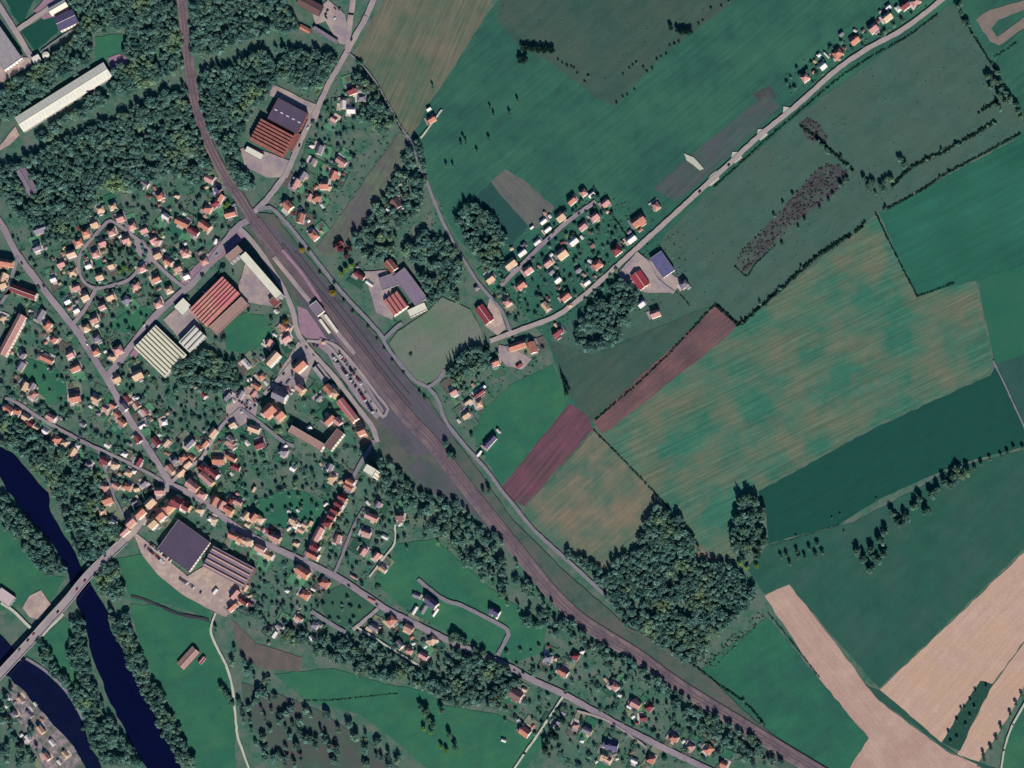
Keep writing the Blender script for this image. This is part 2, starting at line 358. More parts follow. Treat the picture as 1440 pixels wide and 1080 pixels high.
m_paving = mat('pale_paving', (150, 136, 138), (128, 118, 124), 0.25, c3=(168, 152, 140), scale3=.04, detail=7)
m_sand = mat('sandy_yard', (186, 168, 150), (160, 140, 130), 0.15, c3=(150, 130, 128), scale3=.05, detail=7)
m_pink = mat('pinkish_court', (150, 120, 132), (132, 108, 122), 0.2, detail=6)
Z1 = 1.12
YARDS = [
 ('railway_land', [(338,258),(352,292),(366,300),(385,302),(420,346),(452,384),(486,424),(530,470),(552,510),(580,540),(604,562),(630,606),(672,660),(720,730),(790,800),(850,852),(880,880),(930,905),(990,945),(1060,1012),(1110,1050),(1140,1080),(1095,1080),(1020,1022),(900,935),(800,868),(735,792),(690,740),(640,700),(596,690),(560,660),(536,640),(528,600),(500,560),(465,510),(440,470),(410,415),(388,380),(360,340),(335,300)], m_waste),
 ('sidings', [(352,296),(366,304),(420,352),(462,400),(500,440),(545,495),(585,548),(640,612),(600,640),(575,640),(540,600),(500,540),(450,470),(410,400),(375,345)], m_yard),
 ('sidings', [(590,640),(650,680),(700,745),(735,790),(690,745),(640,706),(598,690),(575,660)], mat('grey_scrub_ground', (78, 86, 86), (60, 76, 72), .08, c3=(88, 84, 90), scale3=.04, detail=8)),
 ('station_square', [(418,430),(432,436),(455,470),(470,488),(460,498),(440,482),(422,468)], m_pink),
 ('car_park', [(452,480),(468,478),(500,515),(540,578),(530,590),(505,565),(470,515)], m_asph),
 ('factory_yard', [(345,370),(362,380),(392,420),(388,432),(345,425),(335,405)], m_paving),
 ('factory_yard', [(262,405),(350,330),(335,318),(320,330),(250,400)], m_pink),
 ('factory_yard', [(230,450),(262,420),(285,462),(262,488),(240,462)], m_paving),
 ('forecourt', [(182,500),(216,455),(225,460),(190,505)], m_pink),
 ('factory_yard', [(186,745),(205,760),(235,785),(265,812),(300,835),(328,852),(318,868),(290,855),(255,835),(222,808),(200,780)], m_sand),
 ('factory_yard', [(262,812),(290,795),(340,825),(345,850),(320,856),(290,840)], m_sand),
 ('factory_yard', [(338,210),(350,205),(412,228),(405,250),(375,250),(345,235)], m_paving),
 ('factory_yard', [(382,118),(398,125),(432,142),(452,150),(445,172),(425,165),(395,140),(380,135)], m_paving),
 ('works_yard', [(0,40),(30,80),(48,84),(44,92),(0,118)], m_sand),
 ('works_yard', [(152,82),(168,76),(178,80),(182,95),(158,104)], m_pink),
 ('works_yard', [(0,205),(8,196),(22,178),(28,190),(14,204),(0,212)], m_sand),
 ('works_yard', [(48,15),(62,0),(85,0),(100,8),(95,20),(62,28)], m_pink),
 ('works_yard', [(462,0),(485,20),(490,40),(492,64),(478,62),(458,30),(444,35),(440,20)], m_paving),
 ('riverside_yard', [(42,838),(58,830),(72,850),(55,872),(42,868),(32,855)], m_sand),
 ('works_yard', [(512,382),(545,380),(556,430),(552,450),(530,440)], m_paving),
 ('court', [(189,337),(201,337),(213,350),(216,368),(204,368),(190,352)], m_asph),
 ('court', [(318,560),(345,545),(365,555),(360,585),(338,600),(318,590)], m_paving),
 ('court', [(420,480),(445,500),(430,540),(400,560),(380,545)], m_paving),
 ('farmyard', [(702,485),(722,490),(748,505),(735,520),(712,515),(700,500)], m_paving),
 ('hall_yard', [(868,385),(895,355),(960,395),(948,412),(910,412),(890,405)], m_paving),
 ('hall_yard', [(688,420),(700,425),(712,462),(700,472),(682,458)], m_sand),
 ('football_pitch', [(548,482),(560,466),(600,440),(622,418),(662,436),(676,462),(682,486),(650,500),(628,530),(600,540),(582,534),(562,508)], m_dull),
 ('field_entrance', [(990,262),(1000,246),(1008,240),(1012,252),(1000,262)], m_gravel),
 ('field_entrance', [(1028,226),(1030,214),(1038,214),(1044,222),(1034,230)], m_gravel),
 ('field_entrance', [(1064,194),(1066,182),(1076,182),(1080,190),(1070,198)], m_gravel),
 ('field_entrance', [(1101,162),(1102,150),(1112,152),(1112,160)], m_gravel),
 ('gravel_patch', [(962,216),(976,222),(990,238),(984,240),(966,226)], m_gravel),
 ('quay', [(22,945),(40,960),(70,1000),(105,1040),(118,1080),(60,1080),(25,1010),(12,970)], mat('pinkish_rubble', (164, 146, 148), (104, 94, 98), .25, c3=(76, 92, 80), scale3=.09, detail=8)),
 ('orchard_ground', [(1010,60),(1010,60.1),(1010.1,60.1)], m_green),
]
for i, (nm, pts, m) in enumerate(YARDS[:-1]):
    blk = nm not in ('railway_land', 'works_yard', 'court', 'quay')
    sheet(nm, pts, m, Z1+0.006*i, block=blk, wob=0.6)
for nm, pts, m in YARDS[:3]: NO_TREES |= poly_mask(pts)

# water
def water_mat(name, c, c2):
    m = mat(name, c, c2, 0.05, rough=0.12, spec=0.5); return m
m_water = water_mat('river_water', (5, 8, 38), (8, 11, 46)); m_water2 = water_mat('canal_water', (10, 16, 42), (14, 20, 50))
RIVER = [(0,627),(25,645),(50,675),(69,695),(72,722),(92,757),(107,780),(118,805),(140,842),(152,862),(156,888),(176,918),(188,950),(202,974),(219,1010),(239,1047),(255,1080),
         (207,1080),(188,1050),(171,1016),(156,990),(141,950),(126,910),(120,880),(108,850),(97,808),(75,767),(50,738),(32,716),(10,690),(0,670)]
CANAL = [(0,893),(17,911),(38,928),(65,946),(92,973),(107,996),(118,1020),(128,1048),(143,1080),(121,1080),(105,1051),(82,1026),(52,992),(28,966),(0,942)]
for nm, pts, m in (('river', RIVER, m_water), ('canal', CANAL, m_water2)): sheet(nm, pts, m, 1.36, block=True, wob=1.5)
ribbon('towpath', [(37,926),(65,944),(92,970),(108,994),(120,1018)], 4, m_lane, 1.38)
ribbon('stream', [(185,838),(215,848),(245,862),(270,868),(295,872)], 3.5, mat('stream_bed', (60, 62, 70), (50, 54, 62), .1), 1.375, edge=0.8)

# roads
m_line = mat('road_paint', (200, 196, 190), (190, 186, 180), 1.0)
ROADS = [
 ('avenue', [(-20,285),(5,320),(25,358),(66,412),(88,440),(110,468),(130,500),(152,535),(180,585),(205,625),(222,652),(240,680)], 9, m_asph),
 ('high_street', [(240,682),(262,692),(290,708),(320,732),(350,752),(385,770),(420,786),(450,800),(480,815),(510,835),(545,858),(575,873),(605,888),(640,905),(680,922),(720,940),(750,957),(790,975),(830,997),(870,1020),(910,1040),(950,1060),(1000,1084)], 8.5, m_asph),
 ('bridge_street', [(240,680),(225,700),(206,722),(190,745),(176,760)], 10, m_asph2),
 ('north_road', [(356,300),(372,285),(388,265),(405,240),(418,210),(432,180),(450,146),(463,118),(478,92),(489,72),(502,48),(515,25),(530,-10)], 7.5, m_asph2),
 ('works_drive', [(489,70),(491,45),(494,20),(498,-10)], 8, m_paving),
 ('crossing_road', [(350,310),(332,322),(304,358),(275,395),(240,425),(212,452),(184,488),(166,512),(150,530)], 9, m_asph),
 ('station_road', [(337,322),(352,336),(372,362),(388,388),(402,412),(413,440),(418,465),(430,485),(450,508),(470,530),(490,556),(510,582),(524,600),(531,622)], 7, m_asph2),
 ('trackside_road', [(364,296),(380,292),(400,310),(422,336),(452,375),(480,410),(510,442),(535,470),(546,490),(568,518),(584,536),(602,545),(616,562),(626,590),(640,610),(655,628),(675,650),(690,668),(706,690),(724,712),(748,742),(780,772),(820,808),(852,838)], 5, m_lane),
 ('pitch_lane', [(602,545),(618,534),(626,520)], 5, m_lane),
 ('pitch_lane', [(540,478),(556,462),(566,455)], 5, m_lane),
 ('field_lane', [(489,74),(510,92),(530,118),(548,150),(562,176),(572,190)], 2.5, m_lane),
 ('estate_lane', [(572,190),(590,230),(605,268),(628,322),(655,370),(676,402),(705,436),(718,466)], 4.5, m_lane),
 ('east_road', [(690,480),(730,465),(780,446),(812,424),(842,398),(862,380),(890,355),(945,305),(997,257),(1032,225),(1070,190),(1125,145),(1175,100),(1222,68),(1265,45),(1300,20),(1335,-8)], 6.8, mat('country_road', (164, 152, 146), (150, 138, 134), .2, detail=6)),
 ('estate_road', [(705,402),(755,352),(795,315),(838,284)], 6, m_asph),
 ('ring_road', [(135,406),(122,400),(113,386),(111,366),(118,350),(132,334),(146,318),(156,311),(172,320),(190,334),(206,348),(213,360),(210,370),(198,376),(184,392),(166,400),(135,407)], 4.6, m_asph),
 ('ring_road_spur', [(135,407),(122,432),(103,457)], 5.5, m_asph),
 ('ring_road_spur', [(212,362),(236,386),(262,407)], 5, m_asph),
 ('riverside_lane', [(8,560),(30,570),(55,587),(105,615),(140,632),(175,648),(212,667),(232,680)], 4.5, m_asph),
 ('bank_lane', [(140,634),(148,660),(156,686),(166,710),(182,738)], 3.5, m_lane),
 ('back_lane', [(242,678),(262,660),(284,645),(300,618),(316,595),(340,575)], 5, m_asph2),
 ('north_lane', [(0,430),(10,415),(20,380),(26,360)], 5, m_lane),
 ('row_house_street', [(527,620),(506,655),(484,695),(462,725),(442,755),(430,788)], 5.5, m_lane),
 ('cul_de_sac', [(512,715),(498,740),(489,762),(480,786),(470,808)], 4, m_lane),
 ('drive', [(556,738),(555,765),(540,785),(520,812)], 2.5, m_gravel),
 ('south_lane', [(532,856),(514,872),(497,886)], 5, m_asph2),
 ('garden_path', [(502,882),(550,912),(592,938)], 2.8, m_gravel),
 ('south_lane', [(438,860),(462,875),(486,890)], 5.5, m_lane),
 ('new_loop_road', [(588,815),(622,842),(650,852),(680,867),(714,886),(712,900),(700,922)], 5.5, m_lane),
 ('farm_track', [(304,862),(297,885),(303,905),(318,935),(327,965),(332,1010),(336,1040),(352,1084)], 3.2, m_gravel),
 ('meadow_track', [(792,980),(772,1010),(757,1033),(738,1060),(722,1084)], 3, m_gravel),
 ('edge_track', [(1440,992),(1424,1020),(1412,1055),(1408,1084)], 2.6, m_gravel),
 ('edge_track', [(1397,508),(1416,548),(1440,600)], 2, m_lane),
 ('works_road', [(-5,2),(22,44),(46,84)], 8, m_asph2),
 ('works_road', [(26,42),(58,20),(84,2)], 7, m_asph2),
 ('works_fence_path', [(58,74),(85,54),(112,38)], 2.5, m_lane),
 ('riverside_track', [(2,848),(20,860),(44,884)], 4, m_gravel),
 ('riverside_track', [(50,905),(72,882),(90,864)], 3, m_gravel),
 ('street_of_blocks', [(340,576),(360,590),(385,610),(400,622),(414,628)], 4.5, m_lane),
 ('back_lane', [(372,555),(395,530),(420,500)], 5, m_asph2),
 ('station_loop', [(432,480),(458,484),(478,505),(500,532),(520,560),(538,586)], 4, m_asph2),
 ('station_loop', [(450,478),(475,488),(500,515),(528,552),(546,576),(538,588)], 4, m_asph2),
 ('verge_path', [(812,1000),(850,1012),(880,1030),(910,1052)], 3, m_paving),
 ('field_drive', [(590,240),(575,255),(560,262)], 2.5, m_gravel),
 ('field_drive', [(592,195),(600,185),(622,155)], 2.5, m_gravel),
 ('hall_drive', [(895,356),(912,372),(925,395),(948,412)], 5, m_asph2),
]
ROAD_LINES = []
for i, (nm, pts, wd, m) in enumerate(ROADS):
    ribbon(nm, pts, wd, m, 1.7+0.014*i, edge=0.4)
    ROAD_LINES.append((nm, pts, wd))
for nm in ('high_street', 'avenue', 'east_road'):
    pts = smooth_line([r for r in ROADS if r[0] == nm][0][1], 3.0)
    V = []; F = []
    for k in range(4, len(pts)-5, 3):
        (ax, ay), (bx, by) = pts[k], pts[k+1]; d = math.hypot(bx-ax, by-ay)+1e-6; nx, ny = -(by-ay)/d*.09, (bx-ax)/d*.09
        j = len(V); V += [P(ax+nx, ay+ny, 2.42), P(bx+nx, by+ny, 2.42), P(bx-nx, by-ny, 2.42), P(ax-nx, ay-ny, 2.42)]; F.append((j, j+1, j+2, j+3))
    me = mesh_from('road_marking', V, F, [m_line]); o = obj('road_marking', me); o['kind'] = 'structure'

# railway
RAIL = [(254,-20),(258,20),(263,60),(267,100),(276,150),(290,195),(312,240),(335,275),(358,312),(388,352),(425,400),(464,448),(504,500),(540,546),(575,588),(612,628),(660,690),(710,752),(742,792),(775,832),(812,868),(852,895),(896,922),(957,966),(1045,1020),(1100,1054),(1150,1084)]
RS = smooth_line(carry_ends(RAIL), 5.0)
def ribbon_raw(name, q, wd, m, z, thick): return ribbon(name, q, wd, m, z, thick=thick, smooth=False)
ribbon('railway_bed', RAIL[:9], 13, m_ballast, 2.2, thick=0.7)
ribbon('railway_bed', RAIL[8:], 18, m_ballast, 2.24, thick=0.7)
m_rail = mat('rail_steel', (150, 140, 142), (120, 108, 110), 0.5, rough=0.4, metal=0.7)
m_sleep = mat('sleeper_concrete', (120, 102, 106), (98, 82, 90), 0.8, detail=6)
def track(pts, z=2.3):
    q = smooth_line(pts, 4.0)
    for nm, off, wd, m, zz in (('sleepers', 0, 2.5, m_sleep, z),):
        A = offset(q, -wd/2); B = offset(q, wd/2); V = []; F = []
        for i in range(len(q)-1):       # one sleeper in each stretch
            (ax, ay), (bx, by) = q[i], q[i+1]
            for t0, t1 in ((0, .09), (.17, .26), (.33, .42), (.5, .59), (.67, .76), (.83, .92)):
                j = len(V)
                for P0, P1, t in ((A[i], A[i+1], t0), (B[i], B[i+1], t0), (B[i], B[i+1], t1), (A[i], A[i+1], t1)):
                    V.append(P(P0[0]+(P1[0]-P0[0])*t, P0[1]+(P1[1]-P0[1])*t, zz))
                F.append((j, j+1, j+2, j+3))
        me = mesh_from('sleepers', V, F, [m])
    root = obj('railway_track', me); root['kind'] = 'structure'
    for s in (-.72, .72):
        A = offset(q, s-.05); B = offset(q, s+.05); V = []; F = []
        for i in range(len(q)): V += [P(*A[i], z+.02), P(*A[i], z+.18), P(*B[i], z+.18), P(*B[i], z+.02)]
        for i in range(len(q)-1):
            for k in range(3): F.append((4*i+k, 4*i+k+1, 4*i+5+k, 4*i+4+k))
        r = obj('rail', mesh_from('rail', V, F, [m_rail]), root)
RAILX = carry_ends(RAIL)
track(offset(smooth_line(RAILX, 12), -2.2)); track(offset(smooth_line(RAILX, 12), 2.2))
sl = smooth_line(RAIL[8:19], 12)
for o_ in (-6.4,): track(offset(sl, o_))
for k, o_ in enumerate((12.5, 21)):
    ss = smooth_line(RAIL[9:15], 12)[k*2:-1-k]; ribbon('siding_bed', offset(ss, -o_), 3.4, m_yard, 1.95+0.01*k, smooth=False, block=False); track(offset(ss, -o_), 2.05)

# ------------------------------------------------------------------ buildings
ROOFC = {
 'o': ('orange-tiled', (174, 118, 98), (146, 96, 84)), 's': ('salmon-tiled', (174, 132, 124), (152, 108, 104)),
 'r': ('dark red-tiled', (120, 60, 64), (102, 52, 60)), 't': ('beige-tiled', (182, 156, 128), (164, 134, 112)),
 'g': ('grey-slated', (118, 112, 122), (100, 98, 110)), 'w': ('white-roofed', (200, 196, 190), (184, 180, 178)),
 'p': ('slate-blue-roofed', (80, 74, 104), (70, 66, 94)), 'b': ('brown-tiled', (110, 84, 80), (94, 74, 74)),
}
RM = {k: mat('roof_'+v[0].replace('-', '_').replace(' ', '_'), v[1], v[2], 0.35, obj_rand=0.12, detail=6, rough=.8) for k, v in ROOFC.items()}
WALLC = [mat('cream_render', (228, 214, 192), (216, 202, 182), .3, rough=.9), mat('white_render', (222, 218, 210), (208, 204, 198), .3), mat('ochre_render', (206, 178, 140), (194, 166, 132), .3)]
m_glass = mat('window_glass', (40, 48, 62), (32, 40, 54), .5, rough=.15, spec=.5)
m_door = mat('door_wood', (92, 62, 50), (80, 54, 44), 1.0)
m_brick = mat('chimney_brick', (140, 90, 78), (120, 76, 68), 1.0)
m_conc = mat('concrete', (150, 146, 146), (134, 130, 132), .2, detail=6)
m_white = mat('white_sheet_metal', (214, 212, 190), (202, 200, 182), .15, rough=.6)
m_slate = mat('dark_roof_felt', (84, 74, 92), (76, 68, 86), .08, detail=6)
m_dark = mat('dark_timber', (58, 52, 56), (48, 44, 50), .4)
m_trim = mat('white_trim', (222, 220, 214), (210, 208, 204), .5)
MC = {}
def walls_mesh(L, W, h, gab, wi, key):
    k = ('w', L, W, h, gab, wi)
    if k in MC: return MC[k]
    b = MB(); x, y = L/2, W/2
    b.face([(-x,-y,0),(x,-y,0),(x,-y,h),(-x,-y,h)]); b.face([(x,y,0),(-x,y,0),(-x,y,h),(x,y,h)])
    if gab:
        b.face([(x,-y,0),(x,y,0),(x,y,h),(x,0,h+gab),(x,-y,h)]); b.face([(-x,y,0),(-x,-y,0),(-x,-y,h),(-x,0,h+gab),(-x,y,h)])
    else:
        b.face([(x,-y,0),(x,y,0),(x,y,h),(x,-y,h)]); b.face([(-x,y,0),(-x,-y,0),(-x,-y,h),(-x,y,h)])
    fl = max(1, int(h/2.7)); n = max(2, int(L/3.2)); e = .03
    for f in range(fl):
        z0 = 0.9+f*2.75
        for q in range(n):
            cx = -x+(q+.5)*L/n
            for s in (-1, 1):
                if f == 0 and s == -1 and q == n//2:
                    b.face([(cx-.5,s*(y+e),0.05),(cx+.5,s*(y+e),0.05),(cx+.5,s*(y+e),2.15),(cx-.5,s*(y+e),2.15)], 2); continue
                p = [(cx-.55,s*(y+e),z0),(cx+.55,s*(y+e),z0),(cx+.55,s*(y+e),z0+1.3),(cx-.55,s*(y+e),z0+1.3)]
                b.face(p if s < 0 else p[::-1], 1)
        for s in (-1, 1):
            for cy in ((-W/4, W/4) if W > 6 else (0,)):
                p = [(s*(x+e),cy-.5,z0),(s*(x+e),cy+.5,z0),(s*(x+e),cy+.5,z0+1.3),(s*(x+e),cy-.5,z0+1.3)]
                b.face(p if s > 0 else p[::-1], 1)
    MC[k] = b.mesh('wall', [WALLC[wi], m_glass, m_door]); return MC[k]
def roof_mesh(L, W, h, rise, kind, c):
    k = ('r', L, W, h, rise, kind, c)
    if k in MC: return MC[k]
    b = MB(); ov = .45; x, y = L/2+ov, W/2+ov; dz = ov*rise/(W/2); z0 = h-dz; z1 = h+rise; t = .22
    hx = x if kind == 'gable' else max(0.4, x-y*.9)
    e = [(-x,-y,z0),(x,-y,z0),(x,y,z0),(-x,y,z0)]; r = [(-hx,0,z1),(hx,0,z1)]
    up = lambda p: (p[0], p[1], p[2]+t)
    E = [up(p) for p in e]; R = [up(p) for p in r]
    b.face([E[0],E[1],R[1],R[0]]); b.face([E[2],E[3],R[0],R[1]])
    if kind != 'gable': b.face([E[1],E[2],R[1]]); b.face([E[3],E[0],R[0]])
    else:
        b.face([e[1],r[1],R[1],E[1]],1); b.face([r[1],e[2],E[2],R[1]],1); b.face([e[3],r[0],R[0],E[3]],1); b.face([r[0],e[0],E[0],R[0]],1)
    b.face([e[0],e[1],E[1],E[0]],1); b.face([e[2],e[3],E[3],E[2]],1)
    if kind != 'gable': b.face([e[1],e[2],E[2],E[1]],1); b.face([e[3],e[0],E[0],E[3]],1)
    b.face([e[3],r[0],r[1],e[2]],1); b.face([r[0],e[0],e[1],r[1]],1)
    MC[k] = b.mesh('roof', [RM[c], m_trim]); return MC[k]
def chimney_mesh():
    if 'ch' not in MC:
        b = MB(); b.box(-.4,.4,-.3,.3,-1.0,1.1,0); b.box(-.48,.48,-.38,.38,1.1,1.25,1); b.cyl(-.18,0,.12,1.25,1.55,8,0); b.cyl(.18,0,.12,1.25,1.55,8,0)
        MC['ch'] = b.mesh('chimney', [m_brick, m_conc])
    return MC['ch']
HOUSES = []; SHEDS = []
def house(x, y, c='o', L=10, W=8, ang=20, h=None, name='house', rise=None, kind=None, cat='house'):
    r = random.Random(int(x*131+y*17))
    if h is None: h = r.choice((4.2, 5.2, 6.0)) if L*W > 60 else 2.8
    rise = rise or round(W/2*r.choice((.62, .72, .8)), 2); rise = min(rise, 5)
    if kind is None: kind = 'hip' if (L/W < 1.35 and r.random() < .45) else 'gable'
    s = (h+rise*.4)*LEAN
    bx, by = x+s*.8, y+s*.8
    BLOCK[poly_mask(rect_pts(bx, by, L+2.5, W+2.5, ang))] = True
    root = empty(name, P(bx, by, 0), radians(ang)); root['category'] = cat
    zb = 0.0
    obj('wall', walls_mesh(L, W, h, rise if kind == 'gable' else 0, r.randrange(3), 0), root)
    ro = obj('roof', roof_mesh(L, W, h, rise, kind, c), root)
    if L*W > 45:
        ch = obj('chimney', chimney_mesh(), ro); ch.location = (r.choice((-1, 1))*L*.22, W*.12, h+rise*.82)
    if L*W > 62 and r.random() < .55:      # a lean-to or porch against one side
        b = MB(); l2 = L*r.uniform(.3, .55); d2 = r.uniform(2.2, 3.6); s2 = r.choice((-1, 1)); x0 = -L/2+r.uniform(0, L-l2); y0 = s2*(W/2+.04); y1 = s2*(W/2+d2)
        ya, yb = min(y0, y1), max(y0, y1); b.box(x0, x0+l2, ya, yb, 0, 2.3)
        za, zb_ = (2.35, 3.3) if s2 < 0 else (3.3, 2.35)
        b.face([(x0-.2,ya-.2*(s2<0),za),(x0+l2+.2,ya-.2*(s2<0),za),(x0+l2+.2,yb+.2*(s2>0),zb_),(x0-.2,yb+.2*(s2>0),zb_)], 1)
        obj('lean_to', b.mesh('lean_to', [WALLC[0], RM[c if r.random() < .6 else 'g']]), root)
    HOUSES.append((root, x, y, c, L, W)); return root
def shed(x, y, c, L, W, ang):
    BLOCK[poly_mask(rect_pts(x, y, L+1, W+1, ang))] = True
    root = empty('garden_shed', P(x, y, 0), radians(ang)); root['category'] = 'shed'
    obj('wall', walls_mesh(L, W, 2.4, .7, 0, 0), root); obj('roof', roof_mesh(L, W, 2.4, .7, 'gable', c), root); SHEDS.append((root, x, y, c, L, W))
